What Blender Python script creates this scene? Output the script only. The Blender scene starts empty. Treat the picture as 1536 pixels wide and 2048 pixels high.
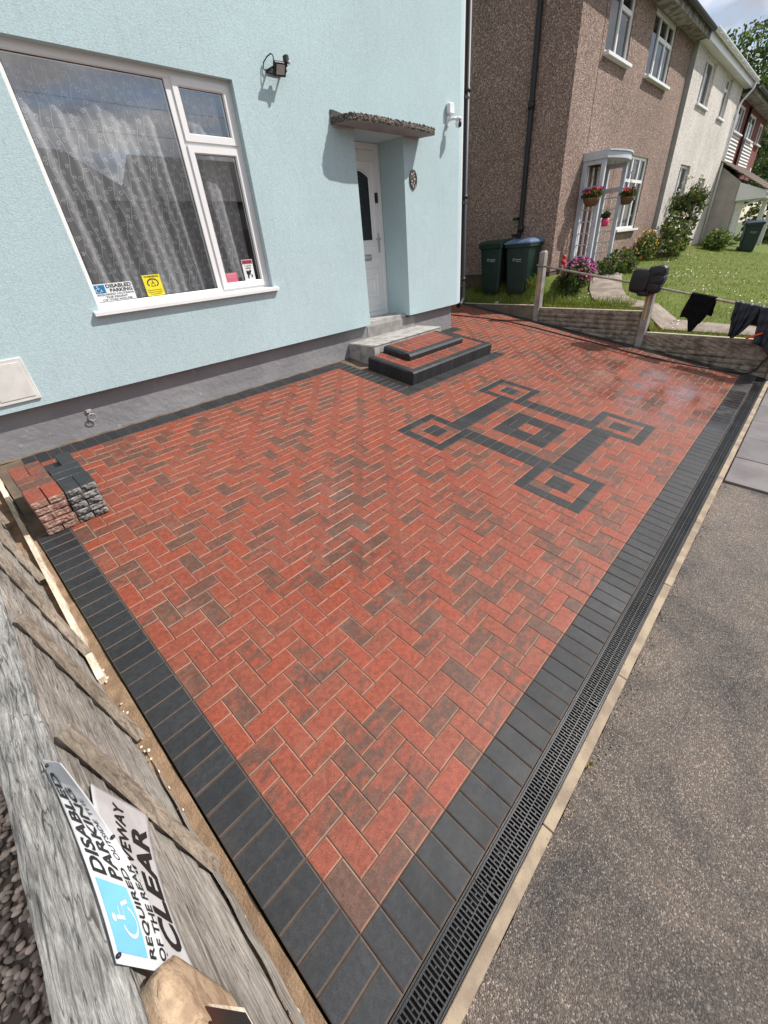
import bpy, bmesh, math, random
from mathutils import Vector, Matrix
random.seed(7)
D = bpy.data; SC = bpy.context.scene; COL = SC.collection
R = math.radians

# ------------------------------------------------------------------ camera
cam_d = D.cameras.new('camera'); cam = D.objects.new('camera', cam_d); COL.objects.link(cam)
cam_d.sensor_fit = 'VERTICAL'; cam_d.sensor_height = 36.0; cam_d.sensor_width = 27.0
cam_d.lens = 808.97 / 2048 * 36.0
cam_d.clip_start = 0.02; cam_d.clip_end = 3000
RC = [(0.6803070, -0.7287209, -0.0784103), (-0.4416219, -0.3221823, -0.8373582), (0.5849380, 0.6042884, -0.5410020)]
CAM = (-0.12001, -0.43915, 1.99754)
cam.matrix_world = Matrix(((RC[0][0], -RC[1][0], -RC[2][0], CAM[0]),
                           (RC[0][1], -RC[1][1], -RC[2][1], CAM[1]),
                           (RC[0][2], -RC[1][2], -RC[2][2], CAM[2]), (0, 0, 0, 1)))
SC.camera = cam
SC.render.resolution_x = 768; SC.render.resolution_y = 1024

# ------------------------------------------------------------------ light
SUN = Vector((1.22, -1.0, 1.78)).normalized()
elev = math.asin(SUN.z); azim = math.atan2(SUN.x, SUN.y)
ld = D.lights.new('sun', 'SUN'); ld.energy = 4.6; ld.angle = R(0.6); ld.color = (1.0, 0.96, 0.9)
sun = D.objects.new('sun', ld); COL.objects.link(sun)
sun.rotation_euler = SUN.to_track_quat('Z', 'Y').to_euler(); sun.location = (6, -6, 12)
w = D.worlds.new('World'); SC.world = w; w.use_nodes = True
nt = w.node_tree; nt.nodes.clear()
def wn(t): return nt.nodes.new(t)
sky = wn('ShaderNodeTexSky'); sky.sky_type = 'NISHITA'; sky.sun_disc = False
sky.sun_elevation = elev; sky.sun_rotation = azim; sky.air_density = 1.0; sky.dust_density = 0.6; sky.ozone_density = 1.4
bgn = wn('ShaderNodeBackground'); bgn.inputs[1].default_value = 0.13
out = wn('ShaderNodeOutputWorld')
geo = wn('ShaderNodeTexCoord'); sep = wn('ShaderNodeSeparateXYZ'); nt.links.new(geo.outputs['Generated'], sep.inputs[0])
zz = wn('ShaderNodeMath'); zz.operation = 'MAXIMUM'; zz.inputs[1].default_value = 0.04; nt.links.new(sep.outputs[2], zz.inputs[0])
za = wn('ShaderNodeMath'); za.operation = 'ADD'; za.inputs[1].default_value = 0.18; nt.links.new(zz.outputs[0], za.inputs[0])
dv = wn('ShaderNodeVectorMath'); dv.operation = 'DIVIDE'
cmb = wn('ShaderNodeCombineXYZ')
for i in range(3): nt.links.new(za.outputs[0], cmb.inputs[i])
nt.links.new(geo.outputs['Generated'], dv.inputs[0]); nt.links.new(cmb.outputs[0], dv.inputs[1])
cn = wn('ShaderNodeTexNoise'); cn.inputs['Scale'].default_value = 1.7; cn.inputs['Detail'].default_value = 9; cn.inputs['Roughness'].default_value = 0.58
cn.inputs['Distortion'].default_value = 0.35
mpc = wn('ShaderNodeMapping'); mpc.inputs['Location'].default_value = (1.3, 0.4, 2.0)
nt.links.new(dv.outputs[0], mpc.inputs[0]); nt.links.new(mpc.outputs[0], cn.inputs['Vector'])
cr = wn('ShaderNodeValToRGB'); cr.color_ramp.elements[0].position = 0.36; cr.color_ramp.elements[1].position = 0.52
cr.color_ramp.elements[0].color = (0, 0, 0, 1); cr.color_ramp.elements[1].color = (1, 1, 1, 1)
nt.links.new(cn.outputs[0], cr.inputs[0])
cs = wn('ShaderNodeTexNoise'); cs.inputs['Scale'].default_value = 3.3; cs.inputs['Detail'].default_value = 6
nt.links.new(mpc.outputs[0], cs.inputs['Vector'])
cc = wn('ShaderNodeValToRGB'); cc.color_ramp.elements[0].color = (3.4, 3.6, 4.1, 1); cc.color_ramp.elements[1].color = (7.6, 7.6, 7.7, 1)
cc.color_ramp.elements[0].position = 0.35; cc.color_ramp.elements[1].position = 0.62
nt.links.new(cs.outputs[0], cc.inputs[0])
mxs = wn('ShaderNodeMix'); mxs.data_type = 'RGBA'
nt.links.new(cr.outputs[0], mxs.inputs[0]); nt.links.new(sky.outputs[0], mxs.inputs[6]); nt.links.new(cc.outputs[0], mxs.inputs[7])
nt.links.new(mxs.outputs[2], bgn.inputs[0]); nt.links.new(bgn.outputs[0], out.inputs[0])

SC.view_settings.view_transform = 'Standard'; SC.view_settings.look = 'None'
SC.cycles.transparent_max_bounces = 40
SC.view_settings.exposure = 0.22; SC.view_settings.gamma = 1.0; SC.view_settings.use_curve_mapping = False

# ------------------------------------------------------------------ helpers
WORIG = {}
class MB:
    """collects shapes in world coordinates and links them as one mesh object"""
    def __init__(s): s.v = []; s.f = []; s.m = []; s.c = {}; s.sm = set()
    def face(s, idx, mi=0, col=None, smooth=False):
        if col is not None: s.c[len(s.f)] = col
        if smooth: s.sm.add(len(s.f))
        s.f.append(tuple(idx)); s.m.append(mi)
    def poly(s, pts, mi=0, col=None):
        b = len(s.v); s.v += [tuple(p) for p in pts]; s.face(range(b, b + len(pts)), mi, col)
    def box(s, x0, x1, y0, y1, z0, z1, mi=0, M=None, col=None, skip=()):
        P = [(x, y, z) for z in (z0, z1) for y in (y0, y1) for x in (x0, x1)]
        if M is not None: P = [tuple(M @ Vector(p)) if isinstance(M, Matrix) else M(p) for p in P]
        b = len(s.v); s.v += P
        for k, q in enumerate(((0, 2, 3, 1), (4, 5, 7, 6), (0, 1, 5, 4), (2, 6, 7, 3), (0, 4, 6, 2), (1, 3, 7, 5))):
            if k in skip: continue
            s.face([b + i for i in q], mi, col)
    def cbox(s, x0, x1, y0, y1, z0, z1, c, mi=0, M=None, col=None):
        """box with chamfered edges"""
        bm = bmesh.new(); bmesh.ops.create_cube(bm, size=1)
        for v in bm.verts:
            v.co = Vector((x0 if v.co.x < 0 else x1, y0 if v.co.y < 0 else y1, z0 if v.co.z < 0 else z1))
        bmesh.ops.bevel(bm, geom=bm.edges[:], offset=c, segments=1, affect='EDGES')
        s.addbm(bm, mi, M, col)
    def addbm(s, bm, mi=0, M=None, col=None, smooth=False):
        bm.verts.ensure_lookup_table(); b = len(s.v)
        for i, v in enumerate(bm.verts):
            v.index = i; p = v.co
            if M is not None: p = M @ p if isinstance(M, Matrix) else M(p)
            s.v.append(tuple(p))
        for f in bm.faces: s.face([b + v.index for v in f.verts], mi, col, smooth)
        bm.free()
    def tube(s, pts, r, n=8, mi=0, cap=True, smooth=True):
        pts = [Vector(p) for p in pts]; rr = r if isinstance(r, (list, tuple)) else [r] * len(pts)
        b = len(s.v); up = None
        for i, p in enumerate(pts):
            t = (pts[min(i + 1, len(pts) - 1)] - pts[max(i - 1, 0)]).normalized()
            if up is None or abs(up.dot(t)) > .99:
                up = Vector((0, 0, 1)) if abs(t.z) < .9 else Vector((1, 0, 0))
            a = t.cross(up).normalized(); bb = a.cross(t).normalized(); up = bb
            for k in range(n):
                an = 2 * math.pi * k / n
                s.v.append(tuple(p + a * math.cos(an) * rr[i] + bb * math.sin(an) * rr[i]))
        for i in range(len(pts) - 1):
            for k in range(n):
                k2 = (k + 1) % n
                s.face((b + i * n + k, b + i * n + k2, b + (i + 1) * n + k2, b + (i + 1) * n + k), mi, None, smooth)
        if cap:
            s.face([b + k for k in range(n)][::-1], mi); s.face([b + (len(pts) - 1) * n + k for k in range(n)], mi)
    def ball(s, c, r, mi=0, sub=2, jit=0, col=None):
        bm = bmesh.new(); bmesh.ops.create_icosphere(bm, subdivisions=sub, radius=1)
        rx, ry, rz = r if isinstance(r, (list, tuple)) else (r, r, r)
        for v in bm.verts:
            j = 1 + random.uniform(-jit, jit); v.co = Vector((v.co.x * rx * j + c[0], v.co.y * ry * j + c[1], v.co.z * rz * j + c[2]))
        s.addbm(bm, mi, None, col, True)
    def grid(s, fn, nu, nv, mi=0, smooth=True, col=None):
        b = len(s.v)
        for j in range(nv + 1):
            for i in range(nu + 1): s.v.append(tuple(fn(i / nu, j / nv)))
        for j in range(nv):
            for i in range(nu):
                a = b + j * (nu + 1) + i
                s.face((a, a + 1, a + nu + 2, a + nu + 1), mi, col, smooth)
    def prism(s, pts, off, mi=0, col=None):
        """extrude planar polygon pts by vector off"""
        n = len(pts); b = len(s.v); o = Vector(off)
        s.v += [tuple(p) for p in pts] + [tuple(Vector(p) + o) for p in pts]
        s.face(list(range(b, b + n)), mi, col); s.face([b + n + i for i in range(n)][::-1], mi, col)
        for i in range(n):
            j = (i + 1) % n; s.face((b + i, b + n + i, b + n + j, b + j), mi, col)
    def build(s, name, mats, parent=None, loc=None, **tags):
        me = D.meshes.new(name)
        if parent is not None: org = WORIG[parent.name]
        elif loc is not None: org = Vector(loc)
        else:
            xs = [p[0] for p in s.v]; ys = [p[1] for p in s.v]; zs = [p[2] for p in s.v]
            org = Vector(((min(xs) + max(xs)) / 2, (min(ys) + max(ys)) / 2, min(zs)))
        me.from_pydata([(p[0] - org.x, p[1] - org.y, p[2] - org.z) for p in s.v], [], s.f)
        if not isinstance(mats, (list, tuple)): mats = [mats]
        for m in mats: me.materials.append(m)
        for i, p in enumerate(me.polygons):
            p.material_index = s.m[i]; p.use_smooth = i in s.sm
        if s.c:
            ca = me.color_attributes.new('blk', 'FLOAT_COLOR', 'CORNER')
            for i, p in enumerate(me.polygons):
                c = s.c.get(i, (.5, .5, .5))
                for li in p.loop_indices: ca.data[li].color = (c[0], c[1], c[2], 1)
        o = D.objects.new(name, me); COL.objects.link(o)
        WORIG[o.name] = org
        if parent is not None: o.parent = parent
        else: o.location = org
        for k, v in tags.items(): o[k] = v
        return o
def thing(name, label, cat, loc=(0, 0, 0), group=None):
    o = D.objects.new(name, None); COL.objects.link(o); o.empty_display_size = .2
    o.location = loc; o['label'] = label; o['category'] = cat
    if group: o['group'] = group
    WORIG[o.name] = Vector(loc); return o
def copy_tree(o, parent=None):
    c = o.copy(); COL.objects.link(c)
    if parent is not None: c.parent = parent
    for ch in list(o.children): copy_tree(ch, c)
    return c

# ------------------------------------------------------------------ materials
MC = {}
def mat(name, col, rough=.6, col2=None, vs=6, vr=(.35, .65), bump=0, bs=80, bdist=.004, metal=0, spec=.5, attr=0, stretch=(1, 1, 1),
        speck=None, speckscale=200, speckthr=.62, rough2=None, rs=3, bdetail=4, trans=0, emis=0, coat=0):
    if name in MC: return MC[name]
    m = D.materials.new(name); m.use_nodes = True; n = m.node_tree; L = n.links.new
    p = n.nodes['Principled BSDF']
    p.inputs['Metallic'].default_value = metal; p.inputs['Roughness'].default_value = rough
    p.inputs['Specular IOR Level'].default_value = spec; p.inputs['Coat Weight'].default_value = coat
    tc = n.nodes.new('ShaderNodeTexCoord'); mp = n.nodes.new('ShaderNodeMapping'); mp.inputs['Scale'].default_value = stretch
    L(tc.outputs['Object'], mp.inputs[0]); vec = mp.outputs[0]
    def noise(scale, detail=4, v=vec, rg=.55):
        t = n.nodes.new('ShaderNodeTexNoise'); t.inputs['Scale'].default_value = scale; t.inputs['Detail'].default_value = detail
        t.inputs['Roughness'].default_value = rg; L(v, t.inputs['Vector']); return t.outputs[0]
    def ramp(src, lo, hi):
        r = n.nodes.new('ShaderNodeMapRange'); r.inputs['From Min'].default_value = lo; r.inputs['From Max'].default_value = hi
        r.interpolation_type = 'SMOOTHSTEP'; L(src, r.inputs[0]); return r.outputs[0]
    def mix(f, a, b):
        x = n.nodes.new('ShaderNodeMix'); x.data_type = 'RGBA'; L(f, x.inputs[0])
        for s_, k in ((a, 6), (b, 7)):
            if isinstance(s_, tuple): x.inputs[k].default_value = (*s_[:3], 1)
            else: L(s_, x.inputs[k])
        return x.outputs[2]
    c = tuple(col)
    src = None
    if col2 is not None: src = mix(ramp(noise(vs), vr[0], vr[1]), c, tuple(col2))
    else:
        src = mix(ramp(noise(vs), .3, .7), tuple(x * .9 for x in c), tuple(min(1, x * 1.08) for x in c))
    if speck is not None: src = mix(ramp(noise(speckscale, 2), speckthr, speckthr + .06), src, tuple(speck))
    if attr:
        at = n.nodes.new('ShaderNodeAttribute'); at.attribute_name = 'blk'
        hs = n.nodes.new('ShaderNodeMix'); hs.data_type = 'RGBA'; hs.blend_type = 'MULTIPLY'; hs.inputs[0].default_value = 1
        sp = n.nodes.new('ShaderNodeSeparateColor'); L(at.outputs['Color'], sp.inputs[0])
        r = n.nodes.new('ShaderNodeMapRange'); r.inputs['To Min'].default_value = 1 - attr; r.inputs['To Max'].default_value = 1 + attr
        L(sp.outputs[0], r.inputs[0]); L(src, hs.inputs[6]); L(r.outputs[0], hs.inputs[7]); src = hs.outputs[2]
    L(src, p.inputs['Base Color'])
    if rough2 is not None:
        r = n.nodes.new('ShaderNodeMapRange'); r.inputs['From Min'].default_value = .35; r.inputs['From Max'].default_value = .65
        r.inputs['To Min'].default_value = rough; r.inputs['To Max'].default_value = rough2
        L(noise(rs, 3), r.inputs[0]); L(r.outputs[0], p.inputs['Roughness'])
    if bump:
        b = n.nodes.new('ShaderNodeBump'); b.inputs['Strength'].default_value = bump; b.inputs['Distance'].default_value = bdist
        L(noise(bs, bdetail, rg=.6), b.inputs['Height']); L(b.outputs[0], p.inputs['Normal'])
    MC[name] = m; return m

def mat_block(name, base, dark, light, thr, dmix, dust_lit_edgef):
    """concrete block paving, colour varies per block through the blk attribute"""
    m = D.materials.new(name); m.use_nodes = True; n = m.node_tree; L = n.links.new; N = n.nodes.new
    p = n.nodes['Principled BSDF']
    tc = N('ShaderNodeTexCoord'); at = N('ShaderNodeAttribute'); at.attribute_name = 'blk'
    sp = N('ShaderNodeSeparateColor'); L(at.outputs['Color'], sp.inputs[0])
    # per-block offset of the noise
    sc = N('ShaderNodeVectorMath'); sc.operation = 'SCALE'; sc.inputs['Scale'].default_value = 37.0; cb_ = N('ShaderNodeCombineXYZ'); L(sp.outputs[0], cb_.inputs[0]); L(sp.outputs[1], cb_.inputs[1]); L(cb_.outputs[0], sc.inputs[0])
    ad = N('ShaderNodeVectorMath'); ad.operation = 'ADD'; L(tc.outputs['Object'], ad.inputs[0]); L(sc.outputs[0], ad.inputs[1])
    mp = N('ShaderNodeMapping'); mp.inputs['Scale'].default_value = (9, 24, 12); mp.inputs['Rotation'].default_value = (0, 0, .5); L(ad.outputs[0], mp.inputs[0])
    def noise(v, s, d=4, rg=.55):
        t = N('ShaderNodeTexNoise'); t.inputs['Scale'].default_value = s; t.inputs['Detail'].default_value = d; t.inputs['Roughness'].default_value = rg
        L(v, t.inputs['Vector']); return t.outputs[0]
    def mr(src, a, b, c, d, sm=True):
        r = N('ShaderNodeMapRange'); r.inputs['From Min'].default_value = a; r.inputs['From Max'].default_value = b
        r.inputs['To Min'].default_value = c; r.inputs['To Max'].default_value = d
        if sm: r.interpolation_type = 'SMOOTHSTEP'
        L(src, r.inputs[0]); return r.outputs[0]
    def mt(op, a, b):
        x = N('ShaderNodeMath'); x.operation = op
        for i, q in enumerate((a, b)):
            if isinstance(q, (int, float)): x.inputs[i].default_value = q
            else: L(q, x.inputs[i])
        return x.outputs[0]
    def mix(f, a, b, bt='MIX'):
        x = N('ShaderNodeMix'); x.data_type = 'RGBA'; x.blend_type = bt
        if isinstance(f, (int, float)): x.inputs[0].default_value = f
        else: L(f, x.inputs[0])
        for q, k in ((a, 6), (b, 7)):
            if isinstance(q, tuple): x.inputs[k].default_value = (*q, 1)
            else: L(q, x.inputs[k])
        return x.outputs[2]
    streak = noise(mp.outputs[0], 1.0, 5, .6)
    f = mt('ADD', streak, mr(sp.outputs[0], 0, 1, -.27, .25, False))
    f = mr(f, thr, thr + .22, 0, dmix)
    lt = mr(sp.outputs[1], 0, 1, 0, 1, False)
    b0 = mix(lt, base, light)
    c = mix(f, b0, dark)
    fine = noise(tc.outputs['Object'], 260, 3, .7)
    c = mix(1.0, c, mix(mr(fine, .40, .60, 0, 1), (.70, .70, .70), (1.28, 1.26, 1.24)), 'MULTIPLY')
    c = mix(1.0, c, mix(mr(noise(tc.outputs['Object'], 38, 5, .7), .38, .62, 0, 1), (.82, .80, .80), (1.15, 1.15, 1.14)), 'MULTIPLY')
    dust_lit_edge = noise(tc.outputs['Object'], 5, 6, .7)
    c = mix(mr(dust_lit_edge, .52, .78, 0, .2 if dust_lit_edgef > .2 else .05), c, (.30, .22, .16))
    c = mix(mt('MULTIPLY', sp.outputs[2], mr(dust_lit_edge, .3, .6, dust_lit_edgef * .5, dust_lit_edgef)), c, (.50, .34, .25))  # chamfers coloured cream to imitate sunlight catching the block edges
    # rain-damp areas: glossier, with darker blotches where the water still stands
    def zone(x, y, r):
        d_ = N('ShaderNodeVectorMath'); d_.operation = 'DISTANCE'; d_.inputs[1].default_value = (x, y, 0); fl = N('ShaderNodeVectorMath'); fl.operation = 'MULTIPLY'; fl.inputs[1].default_value = (1, 1, 0)
        L(tc.outputs['Object'], fl.inputs[0]); L(fl.outputs[0], d_.inputs[0]); return mr(d_.outputs['Value'], r * .45, r, 1, 0)
    damp = mt('MAXIMUM', zone(6.9, 1.0, 2.3), mt('MULTIPLY', zone(1.5, 1.5, 1.0), .8))
    damp = mt('MULTIPLY', damp, mr(noise(tc.outputs['Object'], 2.3, 4, .6), .36, .56, 0, 1))
    blot = mt('MULTIPLY', mr(noise(tc.outputs['Object'], 4.5, 5, .65), .54, .62, 0, .5), zone(6.7, 1.3, 1.7))
    c = mix(blot, c, (.12, .022, .015)); L(c, p.inputs['Base Color'])
    wet = noise(tc.outputs['Object'], 1.1, 4, .6)
    rg = mt('SUBTRACT', mr(wet, .42, .6, .50, .62), mt('MULTIPLY', damp, .36)); rg = mt('SUBTRACT', rg, mt('MULTIPLY', zone(1.36, 1.42, .42), .12)); rg = mt('ADD', rg, mt('MULTIPLY', sp.outputs[2], .25)); rg = mt('ADD', rg, mr(fine, .3, .7, -.05, .07)); L(rg, p.inputs['Roughness'])
    p.inputs['Specular IOR Level'].default_value = .42
    p.inputs['Coat Roughness'].default_value = .13; p.inputs['Coat IOR'].default_value = 1.4
    film = mt('MAXIMUM', damp, mt('MULTIPLY', zone(1.40, 1.38, .40), mr(noise(tc.outputs['Object'], 9, 3, .6), .42, .52, 0, 1))); L(mt('MULTIPLY', film, mt('SUBTRACT', 1.0, sp.outputs[2])), p.inputs['Coat Weight'])
    bp = N('ShaderNodeBump'); bp.inputs['Strength'].default_value = .35; bp.inputs['Distance'].default_value = .0015
    L(noise(tc.outputs['Object'], 420, 3, .7), bp.inputs['Height']); L(bp.outputs[0], p.inputs['Normal'])
    MC[name] = m; return m
M_RED = mat_block('red_block', (.248, .053, .027), (.090, .052, .037), (.205, .058, .034), .50, .86, .40)
M_DARK = mat_block('charcoal_block', (.018, .020, .023), (.013, .014, .016), (.028, .030, .034), .55, .6, .16)
M_SAND = mat('joint_sand', (.18, .125, .085), .9, (.10, .075, .055), bs=300, bump=.4)
def mat_render():
    m = D.materials.new('blue_textured_render'); m.use_nodes = True; n = m.node_tree; L = n.links.new; N = n.nodes.new; p = n.nodes['Principled BSDF']; p.inputs['Roughness'].default_value = .88
    tc = N('ShaderNodeTexCoord')
    def noise(s, d, st=(1, 1, 1), rg=.6):
        mp = N('ShaderNodeMapping'); mp.inputs['Scale'].default_value = st; L(tc.outputs['Object'], mp.inputs[0]); t = N('ShaderNodeTexNoise'); t.inputs['Scale'].default_value = s; t.inputs['Detail'].default_value = d; t.inputs['Roughness'].default_value = rg; L(mp.outputs[0], t.inputs['Vector']); return t.outputs[0]
    def mr(src, a, b, c, d):
        r = N('ShaderNodeMapRange'); r.inputs['From Min'].default_value = a; r.inputs['From Max'].default_value = b; r.inputs['To Min'].default_value = c; r.inputs['To Max'].default_value = d; L(src, r.inputs[0]); return r.outputs[0]
    def mul(a, b):
        x = N('ShaderNodeMath'); x.operation = 'MULTIPLY'; L(a, x.inputs[0]); L(b, x.inputs[1]); return x.outputs[0]
    grain = noise(105, 4, rg=.7)
    f = mul(mr(grain, .34, .62, .83, 1.07), mr(noise(.9, 5), .3, .7, .94, 1.05)); f = mul(f, mr(noise(9, 6, (5, 5, .35), .7), .55, .72, 1.0, .87)); f = mul(f, mr(noise(34, 3, (2.5, 2.5, .5)), .64, .72, 1.0, .84))
    mx = N('ShaderNodeVectorMath'); mx.operation = 'SCALE'; mx.inputs[0].default_value = (.45, .575, .60); L(f, mx.inputs['Scale']); L(mx.outputs[0], p.inputs['Base Color'])
    bp = N('ShaderNodeBump'); bp.inputs['Strength'].default_value = .8; bp.inputs['Distance'].default_value = .005; L(grain, bp.inputs['Height']); L(bp.outputs[0], p.inputs['Normal']); return m
M_RENDER = mat_render()
M_WHITE = mat('white_upvc', (.80, .79, .78), .28, (.77, .765, .76), vs=2)
M_PLINTH = mat('grey_painted_render', (.205, .20, .21), .6, (.245, .24, .245), vs=2, bump=.5, bs=16, bdist=.02, speck=(.31, .305, .31), speckscale=11, speckthr=.69)
M_CONC = mat('step_concrete', (.40, .385, .36), .85, (.25, .235, .215), vs=9, bump=.6, bs=60, bdist=.006, vr=(.4, .7))
M_CONCG = mat('weathered_concrete', (.24, .225, .205), .9, (.13, .115, .10), vs=7, bump=.9, bs=30, bdist=.012, vr=(.35, .65))
M_BLACKP = mat('black_plastic', (.012, .012, .014), .5)
M_IRON = mat('drain_grate_plastic', (.012, .012, .014), .34, bump=.2, bs=200, rough2=.5)
M_DARKVOID = mat('dark_interior', (.03, .028, .026), .9)
M_STEEL = mat('brushed_steel', (.5, .5, .5), .3, metal=.9)
def glass_mat(name, tint=(.98, .99, 1.0), f0=1.7, rough=0.0):
    m = D.materials.new(name); m.use_nodes = True; n = m.node_tree; n.nodes.clear(); N = n.nodes.new; L = n.links.new
    o = N('ShaderNodeOutputMaterial'); t = N('ShaderNodeBsdfTransparent'); t.inputs[0].default_value = (*tint, 1)
    g = N('ShaderNodeBsdfGlossy'); g.inputs['Roughness'].default_value = rough; ge = N('ShaderNodeNewGeometry')
    dt = N('ShaderNodeVectorMath'); dt.operation = 'DOT_PRODUCT'; L(ge.outputs['Normal'], dt.inputs[0]); L(ge.outputs['Incoming'], dt.inputs[1])
    def mth(op, a, b_):
        x = N('ShaderNodeMath'); x.operation = op
        for i, q in enumerate((a, b_)):
            if q is None: continue
            if isinstance(q, (int, float)): x.inputs[i].default_value = q
            else: L(q, x.inputs[i])
        return x.outputs[0]
    r0 = ((f0 - 1) / (f0 + 1)) ** 2      # reflectance of the pane, the same from either side
    sch = mth('POWER', mth('SUBTRACT', 1.0, mth('ABSOLUTE', dt.outputs['Value'], None)), 5.0); fr = mth('ADD', mth('MULTIPLY', sch, 1 - r0), r0)
    mx = N('ShaderNodeMixShader'); L(fr, mx.inputs[0]); L(t.outputs[0], mx.inputs[1]); L(g.outputs[0], mx.inputs[2]); L(mx.outputs[0], o.inputs[0]); return m
M_GLASS = glass_mat('window_glass', f0=3.0)
M_GLASSD = glass_mat('dark_window_glass', (.35, .37, .38), 2.0)

# ------------------------------------------------------------------ paving plane: s along the wall, t towards it, h up from the blocks
AL = R(8.76527); BE = R(0.13591)
EX = Vector((math.cos(BE), 0, math.sin(BE))); EY = Vector((0, math.cos(AL), math.sin(AL))); EZ = EX.cross(EY).normalized()
def G(s, t, h=0): return EX * s + EY * t + EZ * h
def GM(p): return tuple(G(p[0], p[1], p[2]))
# ------------------------------------------------------------------ ground
def rc(): return (random.random(), random.random(), 0.0)
def clip(poly, n, d):
    out_ = []
    for i in range(len(poly)):
        a = poly[i]; b = poly[(i + 1) % len(poly)]; da = a[0] * n[0] + a[1] * n[1] - d; db = b[0] * n[0] + b[1] * n[1] - d
        if da <= 0: out_.append(a)
        if da * db < 0:
            t = da / (da - db); out_.append((a[0] + (b[0] - a[0]) * t, a[1] + (b[1] - a[1]) * t))
    return out_
def block(mb, poly, mi, gap=.0017, ch=.0055, dh=.0045, dep=.03, h0=0.0):
    if len(poly) < 3: return
    A = sum(poly[i][0] * poly[(i + 1) % len(poly)][1] - poly[(i + 1) % len(poly)][0] * poly[i][1] for i in range(len(poly))) / 2
    if abs(A) < .0006: return
    if A < 0: poly = poly[::-1]
    def inset(P, d):
        n = len(P); lines = []
        for i in range(n):
            a = P[i]; b = P[(i + 1) % n]; dx, dy = b[0] - a[0], b[1] - a[1]; l = math.hypot(dx, dy) or 1e-9
            nx, ny = -dy / l, dx / l; lines.append((nx, ny, nx * a[0] + ny * a[1] + d))
        Q = []
        for i in range(n):
            a = lines[i - 1]; b = lines[i]; det = a[0] * b[1] - a[1] * b[0]
            if abs(det) < 1e-6: Q.append(P[i]); continue
            Q.append(((a[2] * b[1] - b[2] * a[1]) / det, (a[0] * b[2] - b[0] * a[2]) / det))
        return Q
    o_ = inset(poly, gap); i_ = inset(poly, gap + ch); n = len(poly); col = rc()
    tx, ty, dz = random.gauss(0, .004), random.gauss(0, .004), random.gauss(0, .0006)
    cx = sum(q[0] for q in poly) / n; cy = sum(q[1] for q in poly) / n
    def hh(q): return h0 + dz + tx * (q[0] - cx) + ty * (q[1] - cy)
    b = len(mb.v)
    mb.v += [tuple(G(q[0], q[1], hh(q))) for q in i_] + [tuple(G(q[0], q[1], hh(q) - dh)) for q in o_] + [tuple(G(q[0], q[1], h0 - dep)) for q in o_]
    mb.face(range(b, b + n), mi, col)
    for k in range(n):
        k2 = (k + 1) % n
        mb.face((b + n + k, b + n + k2, b + k2, b + k), mi, (col[0], col[1], 1.0)); mb.face((b + 2 * n + k, b + 2 * n + k2, b + n + k2, b + n + k), mi, col)
def rect(a, b, c, d): return [(a, c), (b, c), (b, d), (a, d)]
P_ = .1
# fence line on the paving: s = FS(t)
def FS(t): return 8.155 + .1027 * t * .988
pv = MB()
special = {}
def mark(i0, i1, j0, j1, mi, horiz):
    """rows of blocks over the cell rectangle; horiz: 200 long along s"""
    w_ = i1 - i0; h_ = j1 - j0
    if horiz:
        for j in range(j0, j1):
            i = i0
            while i < i1:
                e = min(i + 2, i1); block(pv, rect(i * P_, e * P_, j * P_, (j + 1) * P_), mi); i = e
    else:
        for i in range(i0, i1):
            j = j0
            while j < j1:
                e = min(j + 2, j1); block(pv, rect(i * P_, (i + 1) * P_, j * P_, e * P_), mi); j = e
    for i in range(i0, i1):
        for j in range(j0, j1): special[(i, j)] = 1
for (a, b) in ((29, 18), (45, 18), (29, 4), (45, 4)):          # the four corner squares, 6 x 6 cells
    inner = lambda x0, x1, y0, y1, mi, hz: mark(a + x0, a + x1, b + y0, b + y1, mi, hz)
    bandT = (b == 18)
    # centre 2 x 2, red ring, dark ring
    inner(2, 4, 2, 4, 1, False) if not bandT else inner(2, 4, 2, 4, 1, True)
    inner(1, 5, 1, 2, 0, True) if False else None
    inner(1, 2, 1, 5, 0, False); inner(4, 5, 1, 5, 0, False); inner(2, 4, 1, 2, 0, True); inner(2, 4, 4, 5, 0, True)
    left = (a == 29)
    # dark ring, leaving the band cells
    inner(0, 6, 5, 6, 1, True) if True else None
    inner(0, 6, 0, 1, 1, True)
    if left: inner(0, 1, 1, 5, 1, False)
    else: inner(5, 6, 1, 5, 1, False)
    if left:
        if bandT: inner(5, 6, 3, 5, 1, False)
        else: inner(5, 6, 1, 3, 1, False)
    else:
        if bandT: inner(0, 1, 3, 5, 1, False)
        else: inner(0, 1, 1, 3, 1, False)
# bands joining them
mark(34, 46, 19, 21, 1, False); mark(34, 46, 7, 9, 1, False)
mark(33, 35, 10, 18, 1, True); mark(45, 47, 10, 18, 1, True)
# centre field
mark(39, 41, 13, 15, 0, True)
mark(37, 39, 11, 17, 1, False); mark(41, 43, 11, 17, 1, False); mark(39, 41, 11, 13, 1, True); mark(39, 41, 15, 17, 1, True)
mark(35, 37, 9, 19, 0, False); mark(43, 45, 9, 19, 0, False); mark(37, 43, 9, 11, 0, True); mark(37, 43, 17, 19, 0, True)
def infield(i, j):
    if (i, j) in special: return False
    if i < 0 or j < 0: return False
    if 37 <= i < 40 and j >= 29: return False        # dark strip left of the step
    if 37 <= i < 61 and 29 <= j < 31: return False   # dark strip in front of the step
    if 40 <= i < 60 and j >= 29: return False
    if 60 <= i < 61 and j < 42: return j < 29 or j >= 31
    if i < 68: return j < 42
    return j < 56
seq = ['Vs', 'Ha', 'Hb', 'Ve']
HN = math.hypot(1, .1015); FN = (1 / HN, -.1015 / HN)
fence_d = (8.155 - .215) / HN
done = set()
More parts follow.
